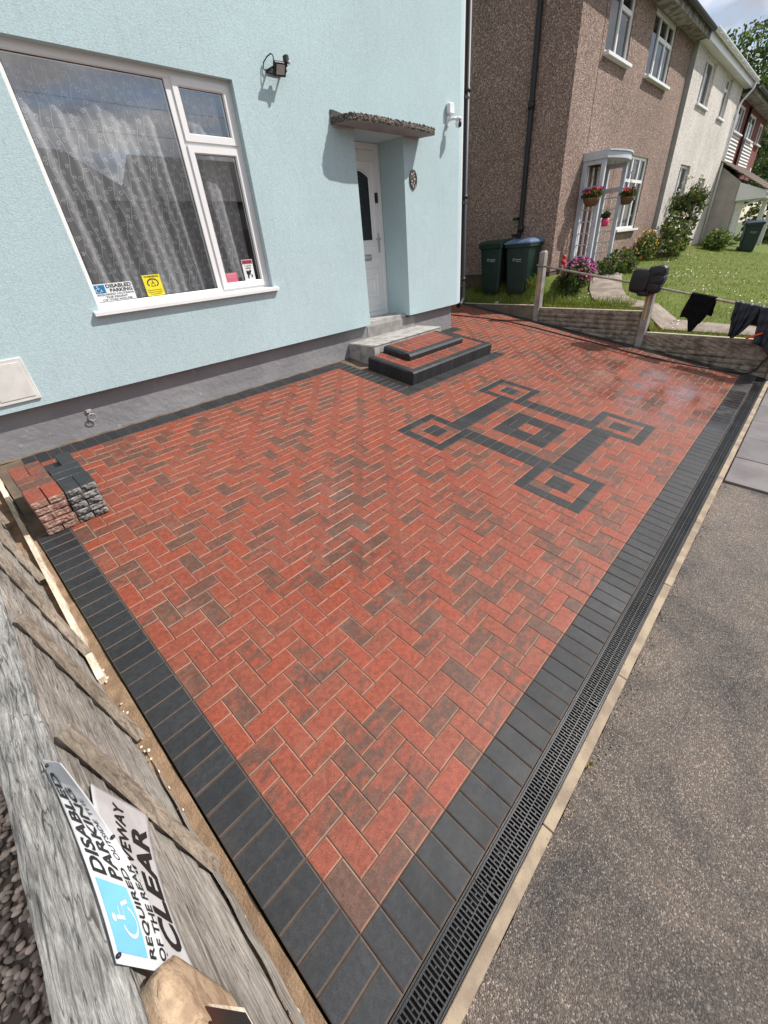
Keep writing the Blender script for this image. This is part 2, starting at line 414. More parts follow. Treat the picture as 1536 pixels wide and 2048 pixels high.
for j in range(0, 57):
    for i in range(0, 90):
        if not infield(i, j) or (i, j) in done: continue
        t_ = seq[(i - j) % 4]; cells = [(i, j)]
        if t_ == 'Vs': nb = (i, j + 1)
        elif t_ == 'Ve': nb = (i, j - 1)
        elif t_ == 'Ha': nb = (i + 1, j)
        else: nb = (i - 1, j)
        if infield(*nb) and nb not in done: cells.append(nb)
        for c_ in cells: done.add(c_)
        xs = [c_[0] for c_ in cells]; ys = [c_[1] for c_ in cells]
        pl = rect(min(xs) * P_, (max(xs) + 1) * P_, min(ys) * P_, (max(ys) + 1) * P_)
        pl = clip(pl, FN, fence_d)
        block(pv, pl, 0)
# borders of charcoal blocks
for k in range(82):
    if k < 83: block(pv, rect(k * P_, (k + 1) * P_, -.2, 0), 1)
for k in range(31): block(pv, rect(-.2, 0, k * P_, (k + 1) * P_), 1)
block(pv, rect(-.2, 0, -.1, 0), 1); block(pv, rect(-.2, 0, -.2, -.1), 1)
for k in range(37): block(pv, rect(k * P_, (k + 1) * P_, 4.20, 4.405), 1)
for k in range(60, 68): block(pv, rect(k * P_, (k + 1) * P_, 4.20, 4.405), 1)
for k in range(31, 44): block(pv, rect(3.7, 3.9, k * P_, (k + 1) * P_), 1)
for k in range(38, 61): block(pv, rect(k * P_, (k + 1) * P_, 2.9, 3.1), 1)
block(pv, rect(3.7, 3.8, 2.9, 3.1), 1)
# soldier course along the slanted fence
fd = Vector((.1015 / HN, 1 / HN)); fnv = Vector((FN[0], FN[1]))
for k in range(57):
    a0 = Vector((7.955 - .02, -.0)) + fd * (k * P_ * 1.0); a1 = a0 + fd * P_
    b0 = a0 + fnv * .2; b1 = a1 + fnv * .2
    block(pv, [tuple(a0), tuple(b0), tuple(b1), tuple(a1)], 1)
pv.build('driveway_paving', [M_RED, M_DARK], loc=(0, 0, 0), kind='structure')
sb = MB()
sb.poly([G(-.195, -.2, -.010), G(8.5, -.2, -.010), G(8.9, 5.75, -.010), G(-.198, 5.75, -.010)])
sb.build('joint_sand_bed', M_SAND, loc=(0, 0, 0), kind='structure')

# soil strip by the left fence
M_SOIL = mat('bare_soil', (.33, .215, .13), .95, (.22, .14, .085), vs=12, bump=1.0, bs=110, bdist=.012, speck=(.42, .30, .20), speckscale=150, speckthr=.68, bdetail=8)
so = MB()
def soilf(u, v):
    s = -.47 + u * .262; t = -.6 + v * 5.15
    return G(s, t, -.016 + .006 * math.sin(t * 9 + s * 21) + .006 * math.sin(t * 31) * math.sin(s * 47) - .004 * u)
so.grid(soilf, 10, 130)
so.build('soil_strip', M_SOIL, loc=(0, 0, 0), kind='structure')
sg = MB()   # thin strip of sand against the wall
sg.grid(lambda u, v: G(-.2 + u * 7.0, 4.405 + v * .09, -.004 + .012 * v + .004 * math.sin(u * 160)), 120, 2)
sg.build('sand_margin', M_SAND, loc=(0, 0, 0), kind='structure')

# footpath and kerb
FA = R(4.0)
PZ0 = G(0, -.372, 0)
def FP(s, d, h=0):   # footpath plane: s along, d metres out from the kerb
    b = G(s, -.372, 0); return Vector((b.x, b.y - d * math.cos(FA), b.z - d * math.sin(FA) + h))
def mat_tarmac():
    m = D.materials.new('footpath_tarmac'); m.use_nodes = True; n = m.node_tree; L = n.links.new; N = n.nodes.new
    p = n.nodes['Principled BSDF']; tc = N('ShaderNodeTexCoord')
    vo = N('ShaderNodeTexVoronoi'); vo.inputs['Scale'].default_value = 210; L(tc.outputs['Object'], vo.inputs['Vector'])
    cr_ = N('ShaderNodeValToRGB'); e = cr_.color_ramp.elements; e[0].position = 0; e[0].color = (.060, .056, .054, 1); e[1].position = 1; e[1].color = (.27, .25, .23, 1)
    e2 = cr_.color_ramp.elements.new(.55); e2.color = (.095, .084, .076, 1); e3 = cr_.color_ramp.elements.new(.86); e3.color = (.15, .125, .105, 1)
    sx = N('ShaderNodeSeparateColor'); L(vo.outputs['Color'], sx.inputs[0]); L(sx.outputs[0], cr_.inputs[0])
    no = N('ShaderNodeTexNoise'); no.inputs['Scale'].default_value = 1.6; no.inputs['Detail'].default_value = 10; no.inputs['Roughness'].default_value = .72; no.inputs['Distortion'].default_value = .6; L(tc.outputs['Object'], no.inputs['Vector'])
    r = N('ShaderNodeMapRange'); r.inputs['From Min'].default_value = .33; r.inputs['From Max'].default_value = .68; L(no.outputs[0], r.inputs[0])
    mx = N('ShaderNodeMix'); mx.data_type = 'RGBA'; mx.blend_type = 'MULTIPLY'; mx.inputs[0].default_value = 1
    c2 = N('ShaderNodeMix'); c2.data_type = 'RGBA'; c2.inputs[6].default_value = (.66, .66, .68, 1); c2.inputs[7].default_value = (1.9, 1.68, 1.48, 1)
    L(r.outputs[0], c2.inputs[0]); L(cr_.outputs[0], mx.inputs[6]); L(c2.outputs[2], mx.inputs[7]); L(mx.outputs[2], p.inputs['Base Color'])
    r2 = N('ShaderNodeMapRange'); r2.inputs['From Min'].default_value = .4; r2.inputs['From Max'].default_value = .62; r2.inputs['To Min'].default_value = .33; r2.inputs['To Max'].default_value = .72
    L(no.outputs[0], r2.inputs[0]); L(r2.outputs[0], p.inputs['Roughness'])
    mu = N('ShaderNodeMath'); mu.operation = 'MULTIPLY'; L(vo.outputs['Distance'], mu.inputs[0]); mu.inputs[1].default_value = -1
    no2 = N('ShaderNodeTexNoise'); no2.inputs['Scale'].default_value = 60; no2.inputs['Detail'].default_value = 5; L(tc.outputs['Object'], no2.inputs['Vector'])
    ad = N('ShaderNodeMath'); L(mu.outputs[0], ad.inputs[0]); L(no2.outputs[0], ad.inputs[1])
    bp = N('ShaderNodeBump'); bp.inputs['Strength'].default_value = .9; bp.inputs['Distance'].default_value = .006; L(ad.outputs[0], bp.inputs['Height']); L(bp.outputs[0], p.inputs['Normal'])
    return m
M_TAR = mat_tarmac()
fp = MB()
def tarf(u, v):
    s = -9 + u * 40; d = -.003 + v * 2.7
    q = FP(s, d, -.022 + .006 * math.sin(s * 2.3 + d * 3) + .004 * math.sin(s * 5.1 - d * 6))
    q.y += .006 * math.sin(s * 13) * (1 if v < .01 else 0); return q
fp.grid(tarf, 400, 12)
fp.build('footpath', M_TAR, loc=(0, 0, 0), kind='structure')
M_SLAB = mat('paving_slab', (.15, .13, .128), .75, (.105, .09, .09), vs=3.2, bump=.5, bs=140, bdist=.003, attr=.16, speck=(.25, .22, .21), speckscale=170, speckthr=.66, rough2=.45, rs=2)
sl = MB()
for k in range(0, 40):
    for r_ in range(3):
        s0 = 4.39 + k * .605
        if s0 + .3 < 4.0: continue
        c_ = rc(); d0 = .012 + r_ * .605; j = random.uniform(-.004, .004)
        q = [(s0 + .006, d0), (s0 + .599, d0), (s0 + .599, d0 + .599), (s0 + .006, d0 + .599)]
        q = q[::-1]
        b = len(sl.v)
        sl.v += [tuple(FP(a, d_, -.006 + j)) for a, d_ in q] + [tuple(FP(a, d_, -.03)) for a, d_ in q]
        sl.face((b, b + 1, b + 2, b + 3), 0, c_)
        for e_ in range(4): sl.face((b + e_, b + 4 + e_, b + 4 + (e_ + 1) % 4, b + (e_ + 1) % 4), 0, c_)
sl.build('pavement_slabs', M_SLAB, loc=(0, 0, 0), kind='structure')
M_KERB = mat('edging_concrete', (.37, .29, .20), .85, (.24, .18, .13), vs=8, bump=.6, bs=120, bdist=.003, speck=(.20, .14, .10), speckscale=60, speckthr=.66)
kb = MB()
for k in range(-9, 24):
    s0 = .74 + k * .9145
    kb.cbox(s0 + .002, s0 + .912, -.371, -.325, -.12, .001 + random.uniform(-.0015, .0015), .003, 0, GM)
kb.build('edging_kerb', M_KERB, loc=(0, 0, 0), kind='structure')
M_ROAD = mat('road_asphalt', (.07, .068, .066), .85, (.05, .05, .05), vs=2, bump=.6, bs=120, bdist=.004)
rd = MB()
kz = FP(0, 2.65)
rd.box(-40, 60, kz.y - .13, kz.y, kz.z - .4, kz.z - .01)
rd.build('road_kerb', mat('road_kerb_concrete', (.4, .38, .35), .8), loc=(0, 0, 0), kind='structure')
rd = MB(); rd.poly([(-60, kz.y - .13, kz.z - .12), (-60, kz.y - 6.5, kz.z - .12), (90, kz.y - 6.5, kz.z - .12), (90, kz.y - .13, kz.z - .12)])
rd.build('road', M_ROAD, loc=(0, 0, 0), kind='structure')
gb = MB(); gb.poly([(-400, -400, -.75), (400, -400, -.75), (400, 400, -.75), (-400, 400, -.75)])
gb.build('ground', mat('far_ground', (.10, .12, .05), .95, (.07, .09, .035), vs=.4), loc=(0, 0, 0), kind='structure')
fv = MB(); fv.poly([(-60, kz.y - 6.5, kz.z - .1), (-60, kz.y - 30, kz.z - .1), (90, kz.y - 30, kz.z - .1), (90, kz.y - 6.5, kz.z - .1)])
fv.build('verge', mat('verge_grass', (.08, .12, .03), .95, (.06, .09, .02), vs=2), loc=(0, 0, 0), kind='structure')

gr = MB(); rn = random.Random(17)
for k in range(900):
    s_ = rn.uniform(-.5, 7.5); d_ = abs(rn.gauss(0, .035)); p_ = FP(s_, d_, -.018); r_ = rn.uniform(.0015, .005)
    gr.ball(tuple(p_), (r_, r_ * rn.uniform(.7, 1.4), r_ * .7), 0, 1, .25, (rn.random(), 0, 0))
gr.build('grit', mat('loose_grit', (.34, .25, .17), .9, (.16, .12, .09), vs=40, attr=.5), loc=(0, 0, 0), kind='stuff', label='fine loose grit gathered along the kerb edging', category='grit')
# drain channel with slotted grates
dr = thing('drain_channel', 'long black slotted drain channel between the charcoal border and the kerb edging', 'drain', tuple(G(4, -.26, -.02)))
c = MB()
c.box(-.6, 8.12, -.3225, -.2, -.11, -.10, 0, GM)
c.box(-.6, 8.12, -.2095, -.2035, -.10, -.002, 0, GM); c.box(-.6, 8.12, -.3225, -.3175, -.10, -.001, 0, GM)
c.build('channel', M_IRON, dr)
for gk in range(9):
    g_ = MB(); a = -.6 + gk * 1.0; b = min(a + .997, 8.11)
    if b - a < .2: continue
    g_.box(a, b, -.3155, -.3085, -.022, -.003, 0, GM); g_.box(a, b, -.2185, -.2115, -.022, -.003, 0, GM)
    g_.box(a, b, -.2655, -.2615, -.022, -.004, 0, GM)
    x = a + .004; q = 0
    while x < b - .008:
        lo = -.3085 if q % 2 == 0 else -.3085
        g_.box(x, x + .0052, -.3085, -.2655, -.020, -.005, 0, GM)
        g_.box(x + .0075, x + .0127, -.2615, -.2185, -.020, -.005, 0, GM)
        if q % 2 == 0:
            g_.box(x + .0062, x + .0155, -.289, -.2845, -.020, -.0055, 0, GM)
            g_.box(x - .0015, x + .0075, -.2425, -.238, -.020, -.0055, 0, GM)
        x += .0155; q += 1
    g_.box(a, a + .004, -.3085, -.2185, -.022, -.004, 0, GM)
    g_.build('grate', M_IRON, dr)
# ------------------------------------------------------------------ blue house
YF = 4.30; YP = 4.39; ZB = 1.075
def holed(mb, x0, x1, z0, z1, y, holes, depth, mi=0, mir=None, sides=True):
    """front wall facing -y with rectangular openings (hx0, hx1, hz0, hz1) and their reveals"""
    xs = sorted({x0, x1, *[h[0] for h in holes], *[h[1] for h in holes]}); zs = sorted({z0, z1, *[h[2] for h in holes], *[h[3] for h in holes]})
    xs = [x for x in xs if x0 <= x <= x1]; zs = [z for z in zs if z0 <= z <= z1]
    for i in range(len(xs) - 1):
        for k in range(len(zs) - 1):
            cx = (xs[i] + xs[i + 1]) / 2; cz = (zs[k] + zs[k + 1]) / 2
            if any(h[0] < cx < h[1] and h[2] < cz < h[3] for h in holes): continue
            mb.poly([(xs[i], y, zs[k]), (xs[i + 1], y, zs[k]), (xs[i + 1], y, zs[k + 1]), (xs[i], y, zs[k + 1])], mi)
    mr = mi if mir is None else mir
    for h in holes:
        d = h[4] if len(h) > 4 else depth; a, b, c_, e = h[:4]
        mb.poly([(a, y, c_), (a, y, e), (a, y + d, e), (a, y + d, c_)], mr); mb.poly([(b, y, e), (b, y, c_), (b, y + d, c_), (b, y + d, e)], mr)
        mb.poly([(a, y, e), (b, y, e), (b, y + d, e), (a, y + d, e)], mr)
        if c_ > z0: mb.poly([(b, y, c_), (a, y, c_), (a, y + d, c_), (b, y + d, c_)], mr)
WX0, WX1, WZ0, WZ1 = 1.09, 2.985, 1.735, 3.485      # big front window opening
DX0, DX1, DZ1 = 4.553, 5.475, 3.27
bh = thing('blue_house', 'pale blue rendered house with a white front door and a big net-curtained window', 'house', (3, 8, .7))
wl = MB()
holes = [(WX0, WX1, WZ0, WZ1, .07), (DX0, DX1, ZB - .001, DZ1, .46), (1.2, 2.8, 4.9, 6.1, .07), (4.55, 5.55, 4.95, 6.1, .07)]
holed(wl, -7, 6.80, ZB, 6.5, YF, holes, .07)
wl.poly([(6.80, YF, ZB), (6.945, YF + .045, ZB), (6.945, YF + .045, 6.5), (6.80, YF, 6.5)])
wl.poly([(6.945, YF + .045, ZB), (6.945, 12, ZB), (6.945, 12, 6.5), (6.945, YF + .045, 6.5)])
wl.poly([(-7, YF, ZB), (-7, YP + .002, ZB), (4.553, YP + .002, ZB), (4.553, YF, ZB)]); wl.poly([(5.475, YF, ZB), (5.475, YP + .3, ZB), (6.80, YP + .3, ZB), (6.80, YF, ZB)])
wl.poly([(-7, 12, -.2), (-7, 12, 6.5), (6.945, 12, 6.5), (6.945, 12, -.2)]); wl.poly([(-7, YF, ZB), (-7, YF, 6.5), (-7, 12, 6.5), (-7, 12, ZB)])
wl.build('wall', M_RENDER, bh)
pl = MB()
pl.poly([(-7, YP, -.3), (4.556, YP, -.3), (4.556, YP, ZB + .01), (-7, YP, ZB + .01)]); pl.poly([(5.69, YP, -.3), (6.76, YP, -.3), (6.76, YP, ZB + .01), (5.69, YP, ZB + .01)])
pl.poly([(6.76, YP, -.3), (6.76, 12, -.3), (6.76, 12, ZB + .01), (6.76, YP, ZB + .01)]); pl.poly([(4.556, YP, -.3), (4.556, 4.8, -.3), (4.556, 4.8, ZB + .01), (4.556, YP, ZB + .01)])
pl.grid(lambda u, v: (-3 + u * 7.16, YP - .012 * (1 - v) - .004 * math.sin(u * 90) * (1 - v), .60 + .19 * v + .02 * math.sin(u * 23) * v + (.02 if v == 0 else 0) * math.sin(u * 61)), 90, 3)
pl.build('plinth', M_PLINTH, bh)
tr = MB(); tr.box(6.947, 6.975, YF + .048, YF + .07, ZB + .01, 6.5); tr.build('corner_trim', M_WHITE, bh)
rf = MB()
rf.prism([(-7.3, 3.95, 6.42), (-7.3, 8.2, 9.2), (-7.3, 12.5, 6.42), (-7.3, 12.5, 6.25), (-7.3, 8.2, 9.0), (-7.3, 3.95, 6.25)], (14.5, 0, 0))
rf.poly([(6.93, 4.32, 6.3), (6.93, 12, 6.3), (6.93, 8.2, 8.95)])
rf.build('roof', mat('roof_tiles', (.12, .09, .08), .8, (.08, .06, .055), vs=5, bump=.5, bs=20), bh)

def frame(mb, x0, x1, z0, z1, y0, y1, w_, mi=0, bev=0.008):
    """rectangular frame ring of section w_, from y0 (front) to y1, with a sloping inner bead"""
    X0, X1, Z0, Z1 = x0 + w_, x1 - w_, z0 + w_, z1 - w_
    O = [(x0, z0), (x1, z0), (x1, z1), (x0, z1)]; I = [(X0, Z0), (X1, Z0), (X1, Z1), (X0, Z1)]
    J = [(X0 + bev, Z0 + bev), (X1 - bev, Z0 + bev), (X1 - bev, Z1 - bev), (X0 + bev, Z1 - bev)]
    yb = y0 + bev * 1.6
    for k in range(4):
        l = (k + 1) % 4
        mb.poly([(O[k][0], y0, O[k][1]), (O[l][0], y0, O[l][1]), (I[l][0], y0, I[l][1]), (I[k][0], y0, I[k][1])], mi)
        mb.poly([(I[k][0], y0, I[k][1]), (I[l][0], y0, I[l][1]), (J[l][0], yb, J[l][1]), (J[k][0], yb, J[k][1])], mi)
        mb.poly([(J[k][0], yb, J[k][1]), (J[l][0], yb, J[l][1]), (J[l][0], y1, J[l][1]), (J[k][0], y1, J[k][1])], mi)
        mb.poly([(O[l][0], y0, O[l][1]), (O[k][0], y0, O[k][1]), (O[k][0], y1, O[k][1]), (O[l][0], y1, O[l][1])], mi)
M_GASKET = mat('black_gasket', (.01, .01, .01), .5)
def gasket(mb, x0, x1, z0, z1, y, w_=.006, mi=0):
    for a, b, c_, e in ((x0, x1, z0, z0 + w_), (x0, x1, z1 - w_, z1), (x0, x0 + w_, z0 + w_, z1 - w_), (x1 - w_, x1, z0 + w_, z1 - w_)):
        mb.box(a, b, y, y + .01, c_, e, mi)
def glass(x0, x1, z0, z1, y, parent, m=None):
    g_ = MB(); g_.poly([(x0, y, z0), (x1, y, z0), (x1, y, z1), (x0, y, z1)]); return g_.build('pane', m or M_GLASS, parent)
wf = MB(); fy = YF + .07
MX = 2.36
frame(wf, WX0 - .02, WX1 + .012, WZ0 - .01, WZ1 + .01, fy, fy + .07, .062)
wf.box(MX - .03, MX + .045, fy + .002, fy + .068, WZ0 + .045, WZ1 - .045)                      # mullion
wf.box(MX + .045, WX1 - .045, fy + .003, fy + .067, 2.965, 3.035)                              # transom
win = wf.build('window_frame', M_WHITE, bh)
sa = MB(); frame(sa, MX + .032, WX1 - .036, 3.012, WZ1 - .036, fy - .012, fy + .05, .052); sa.build('sash', M_WHITE, win)
sa2 = MB(); frame(sa2, MX + .032, WX1 - .036, WZ0 + .038, 2.985, fy - .012, fy + .05, .052); sa2.build('sash', M_WHITE, win)
gk = MB(); gasket(gk, WX0 + .05, MX - .028, WZ0 + .060, WZ1 - .060, fy + .018)
gasket(gk, MX + .09, WX1 - .094, 3.070, WZ1 - .094, fy + .012); gasket(gk, MX + .09, WX1 - .094, WZ0 + .096, 2.927, fy + .012); gk.build('gasket', M_GASKET, win)
glass(WX0 + .05, MX - .028, WZ0 + .06, WZ1 - .06, fy + .02, win); glass(MX + .09, WX1 - .094, 3.07, WZ1 - .094, fy + .014, win); glass(MX + .09, WX1 - .094, WZ0 + .096, 2.927, fy + .014, win)
si = MB()
si.prism([(WX0 - .055, YF - .045, WZ0 - .034), (WX0 - .055, YF - .045, WZ0 - .004), (WX0 - .055, YF - .038, WZ0 + .000), (WX0 - .055, fy - .001, WZ0 + .012), (WX0 - .055, fy - .001, WZ0 - .034)], (WX1 + .055 - WX0 + .055, 0, 0))
si.build('window_sill', M_WHITE, bh)
for (a, b, c_, e) in ((1.2, 2.8, 4.9, 6.1), (4.55, 5.55, 4.95, 6.1)):
    uf = MB(); frame(uf, a, b, c_, e, fy, fy + .06, .06); uf.box((a + b) / 2 - .035, (a + b) / 2 + .035, fy, fy + .06, c_ + .05, e - .05); u_ = uf.build('window_frame', M_WHITE, bh)
    glass(a + .05, b - .05, c_ + .05, e - .05, fy + .02, u_, M_GLASSD)
# room behind the big window
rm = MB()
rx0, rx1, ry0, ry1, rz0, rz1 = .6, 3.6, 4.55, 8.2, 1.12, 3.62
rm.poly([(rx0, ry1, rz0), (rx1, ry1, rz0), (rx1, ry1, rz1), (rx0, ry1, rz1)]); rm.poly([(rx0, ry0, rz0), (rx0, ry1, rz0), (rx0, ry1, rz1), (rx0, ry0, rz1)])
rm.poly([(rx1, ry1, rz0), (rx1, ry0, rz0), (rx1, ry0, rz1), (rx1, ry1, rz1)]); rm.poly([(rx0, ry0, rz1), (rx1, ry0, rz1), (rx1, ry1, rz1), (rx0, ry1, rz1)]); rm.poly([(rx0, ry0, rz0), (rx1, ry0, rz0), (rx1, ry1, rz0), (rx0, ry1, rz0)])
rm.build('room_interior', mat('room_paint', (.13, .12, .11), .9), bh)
ib = MB(); ib.box(WX0 + .03, WX1 - .03, fy + .075, fy + .3, WZ0 + .01, WZ0 + .045); ib.build('inner_sill', M_WHITE, bh)

# front door in its recess
YD = 4.76
dfm = MB(); DZ0 = 1.10
frame(dfm, 4.56, 5.47, DZ0, DZ1 - .005, YD, YD + .07, .06)
door_f = dfm.build('door_frame', M_WHITE, bh)
dm = MB(); dx0, dx1, dz0, dz1 = 4.632, 5.398, DZ0 + .072, DZ1 - .077
gx0, gx1, gz0, gz1 = 4.80, 5.235, 2.135, 2.90
ydr = YD + .012
arc = [(gx0 + (gx1 - gx0) * k / 12, gz1 + .075 * math.sin(math.pi * k / 12)) for k in range(13)]
# door face with an arched opening
dm.poly([(dx0, ydr, dz0), (dx1, ydr, dz0), (dx1, ydr, gz0), (dx0, ydr, gz0)]); dm.poly([(dx0, ydr, gz0), (gx0, ydr, gz0), (gx0, ydr, gz1), (dx0, ydr, gz1)])
dm.poly([(gx1, ydr, gz0), (dx1, ydr, gz0), (dx1, ydr, gz1), (gx1, ydr, gz1)])
top = [(dx0, gz1)] + arc + [(dx1, gz1)]
for k in range(len(top) - 1):
    (a, za_), (b, zb_) = top[k], top[k + 1]
    dm.poly([(a, ydr, za_), (b, ydr, zb_), (b, ydr, dz1), (a, ydr, dz1)])
def bead(pts, w_=.012, d=.010, closed=True):
    n_ = len(pts)
    for k in range(n_ if closed else n_ - 1):
        a = Vector((pts[k][0], 0, pts[k][1])); b = Vector((pts[(k + 1) % n_][0], 0, pts[(k + 1) % n_][1])); t_ = (b - a).normalized(); nn = Vector((-t_.z, 0, t_.x)) * w_
        a = a - t_ * w_ * .5; b = b + t_ * w_ * .5
        q = [a - nn, b - nn, b - nn * .3, a - nn * .3, a + nn * .3, b + nn * .3, b + nn, a + nn]; q = [Vector((v.x, ydr, v.z)) for v in q]
        for v in (2, 3, 4, 5): q[v].y -= d
        dm.poly([q[0], q[1], q[2], q[3]]); dm.poly([q[3], q[2], q[5], q[4]]); dm.poly([q[4], q[5], q[6], q[7]])
bead([(gx0, gz0), (gx1, gz0), (gx1, gz1)] + arc[::-1][1:-1] + [(gx0, gz1)], .014)
bead([(gx0 - .07, gz0 - .06), (gx1 + .07, gz0 - .06), (gx1 + .07, gz1 + .16), (gx0 - .07, gz1 + .16)], .011)
bead([(gx0 - .07, 1.93), (gx1 + .07, 1.93)], .014, .012, False); bead([(gx0 - .07, 1.78), (gx1 + .07, 1.78)], .014, .012, False)
bead([(gx0 - .02, 1.38), (gx1 + .03, 1.38), (gx1 + .03, 1.70), (gx0 - .02, 1.70)], .012); bead([(gx0 + .05, 1.45), (gx1 - .04, 1.45), (gx1 - .04, 1.63), (gx0 + .05, 1.63)], .010)
bead([(gx0 - .07, 1.26), (gx1 + .07, 1.26)], .012, .01, False)
door = dm.build('front_door', M_WHITE, bh)
dg = MB(); dg.poly([(x, ydr + .006, z) for x, z in [(gx0, gz0), (gx1, gz0)] + arc[::-1]]); dg.build('door_glass', mat('dark_door_glass', (.006, .008, .008), .08, spec=.8), door)
le = MB()     # leaded pattern in the glass
for k in range(9):
    zz_ = gz0 + .08 + k * .082; le.tube([(5.02 + .05 * math.sin(k * 1.9) + .03 * math.cos(q), ydr + .003, zz_ + .034 * math.sin(q)) for q in [i * .7 for i in range(8)]], .0025, 4)
le.build('leading', mat('lead_grey', (.12, .12, .12), .4), door)
lb = MB(); lb.cbox(4.90, 5.165, ydr - .012, ydr + .004, 1.885, 1.965, .004); lb.build('letterbox', M_STEEL, door)
hd = MB(); hd.cbox(5.335, 5.365, ydr - .014, ydr + .002, 1.98, 2.23, .004); hd.tube([(5.35, ydr - .012, 2.155), (5.35, ydr - .055, 2.155), (5.345, ydr - .06, 2.155), (5.25, ydr - .058, 2.153)], .009, 8); hd.build('handle', M_STEEL, door)
db = MB(); db.cbox(5.335, 5.375, ydr - .03, ydr + .002, 2.60, 2.72, .004); db.build('door_viewer', M_BLACKP, door)
# hall darkness behind the glass is not needed: the glass is dark
ths = MB(); ths.box(4.556, 5.475, 4.395, YD + .05, 1.049, DZ0 + .002); ths.build('threshold', M_CONC, bh)

# concrete canopy
cn_pts = [(4.19, 4.299), (4.27, 4.07), (4.33, 4.03), (4.42, 4.01), (4.72, 3.995), (5.1, 3.998), (5.55, 4.015), (5.83, 4.04), (5.90, 4.08), (5.82, 4.299)]
def mat_aggr():
    m = mat('exposed_aggregate', (.17, .14, .11), .9, (.035, .03, .027), vs=70, vr=(.45, .55), bump=1.0, bs=60, bdist=.02, speck=(.5, .47, .42), speckscale=45, speckthr=.64); return m
cb = MB(); b = 0
outer = []
for i in range(len(cn_pts) - 1):
    a, c_ = cn_pts[i], cn_pts[i + 1]; n_ = max(1, int(math.hypot(c_[0] - a[0], c_[1] - a[1]) / .022))
    for k in range(n_): outer.append((a[0] + (c_[0] - a[0]) * k / n_, a[1] + (c_[1] - a[1]) * k / n_))
outer.append(cn_pts[-1])
rows = [[(x, y + (.008 if r_ in (0, 3) else 0) + (random.uniform(-.007, .007) if 0 < i < len(outer) - 1 else 0), 3.272 + (0, .018, .040, .058)[r_] + (random.uniform(-.006, .006) if r_ else 0)) for i, (x, y) in enumerate(outer)] for r_ in range(4)]
b0 = len(cb.v)
for r_ in rows: cb.v += r_
n_ = len(outer)
for r_ in range(3):
    for i in range(n_ - 1): cb.face((b0 + r_ * n_ + i, b0 + r_ * n_ + i + 1, b0 + (r_ + 1) * n_ + i + 1, b0 + (r_ + 1) * n_ + i), 0)
cb.face([b0 + 3 * n_ + i for i in range(n_)], 0)
for k in range(260):
    i = random.randrange(n_); x, y = outer[i]; cb.ball((x, y + random.uniform(0, .03), 3.330 + random.uniform(-.004, .008)), random.uniform(.005, .010), 0, 1, .2)
can = cb.build('canopy', mat_aggr(), bh)
cu = MB(); cu.poly([(x, y + .004, 3.2715) for x, y in cn_pts[::-1]]); 
cu.build('canopy_soffit', mat('canopy_soffit_paint', (.30, .29, .29), .8, (.24, .23, .23), vs=4), can)
fl = MB(); fl.prism([(4.20, 4.285, 3.30), (4.20, 4.285, 3.40), (4.24, 4.285, 3.40), (4.55, 4.285, 3.36), (4.55, 4.285, 3.325), (4.24, 4.285, 3.31)], (0, .013, 0)); fl.build('flashing', mat('lead_flashing', (.04, .04, .042), .6), can)
cv = MB()
cv.box(4.22, 4.553, 4.283, 4.299, 3.250, 3.268); cv.build('seal_bead', mat('sealant', (.42, .40, .39), .7), can)
cv = MB(); cv.box(5.475, 5.78, 4.283, 4.299, 3.250, 3.268)
cv.build('seal_bead', mat('sealant', (.42, .40, .39), .7), can)
# meter box
mbx = MB(); mbx.cbox(.05, .365, YF - .018, YF + .004, 1.14, 1.487, .005); mbo = mbx.build('meter_box', mat('meter_box_white', (.66, .64, .60), .45), bh)
mbx = MB(); mbx.cbox(.085, .335, YF - .023, YF - .016, 1.172, 1.455, .002); mbx.build('door', mat('meter_box_door', (.68, .66, .62), .5, (.6, .58, .54), vs=8), mbo)
# black rainwater pipe at the corner
dp = MB(); PX, PY = 7.115, 4.385
dp.tube([(PX, PY, 6.3), (PX, PY, 1.16), (PX - .01, PY - .01, 1.12), (PX - .09, PY - .02, 1.045), (PX - .16, PY - .02, 1.03)], .045, 14)
for z in (3.9, 2.62, 1.42): dp.tube([(PX, PY, z), (PX, PY, z + .05)], .051, 14)
dpo = dp.build('drainpipe', M_BLACKP, bh)
for z in (3.82, 2.55, 1.33, 5.2):
    br = MB(); br.box(PX - .125, PX + .05, PY - .044, PY - .036, z, z + .03); br.box(PX - .125, PX - .105, PY - .05, PY + .02, z - .002, z + .034); br.build('pipe_bracket', M_BLACKP, dpo)
# ------------------------------------------------------------------ concrete steps and block steps
cs_ = thing('concrete_steps', 'old pale concrete double step under the white front door', 'steps', (5, 4.1, .6))
a = MB(); a.cbox(4.15, 5.745, 3.868, 4.40, .45, .884, .012); a.cbox(4.16, 5.73, 3.86, 3.90, .868, .888, .006)
a.build('lower_step', M_CONC, cs_)
a = MB(); a.cbox(4.557, 5.69, 4.383, YD + .02, .8, 1.048, .008); a.build('upper_step', M_CONCG if False else mat('upper_step_concrete', (.30, .29, .28), .85, (.22, .2, .19), vs=7, bump=.6, bs=50, bdist=.006), cs_)
bs_ = thing('block_steps', 'new red and charcoal block-paved double step in front of the concrete steps', 'steps', (5, 3.4, .5))
S0, S1, T0, H1 = 3.997, 5.93, 3.082, .168
def gprism(mb, pts, d, mi=0, col=None): mb.prism([GM(p) for p in pts], tuple(EX * d[0] + EY * d[1] + EZ * d[2]), mi, col)
TB = 3.908     # where the concrete step begins
k1 = MB(); n = 19; wdt = (S1 - S0) / n
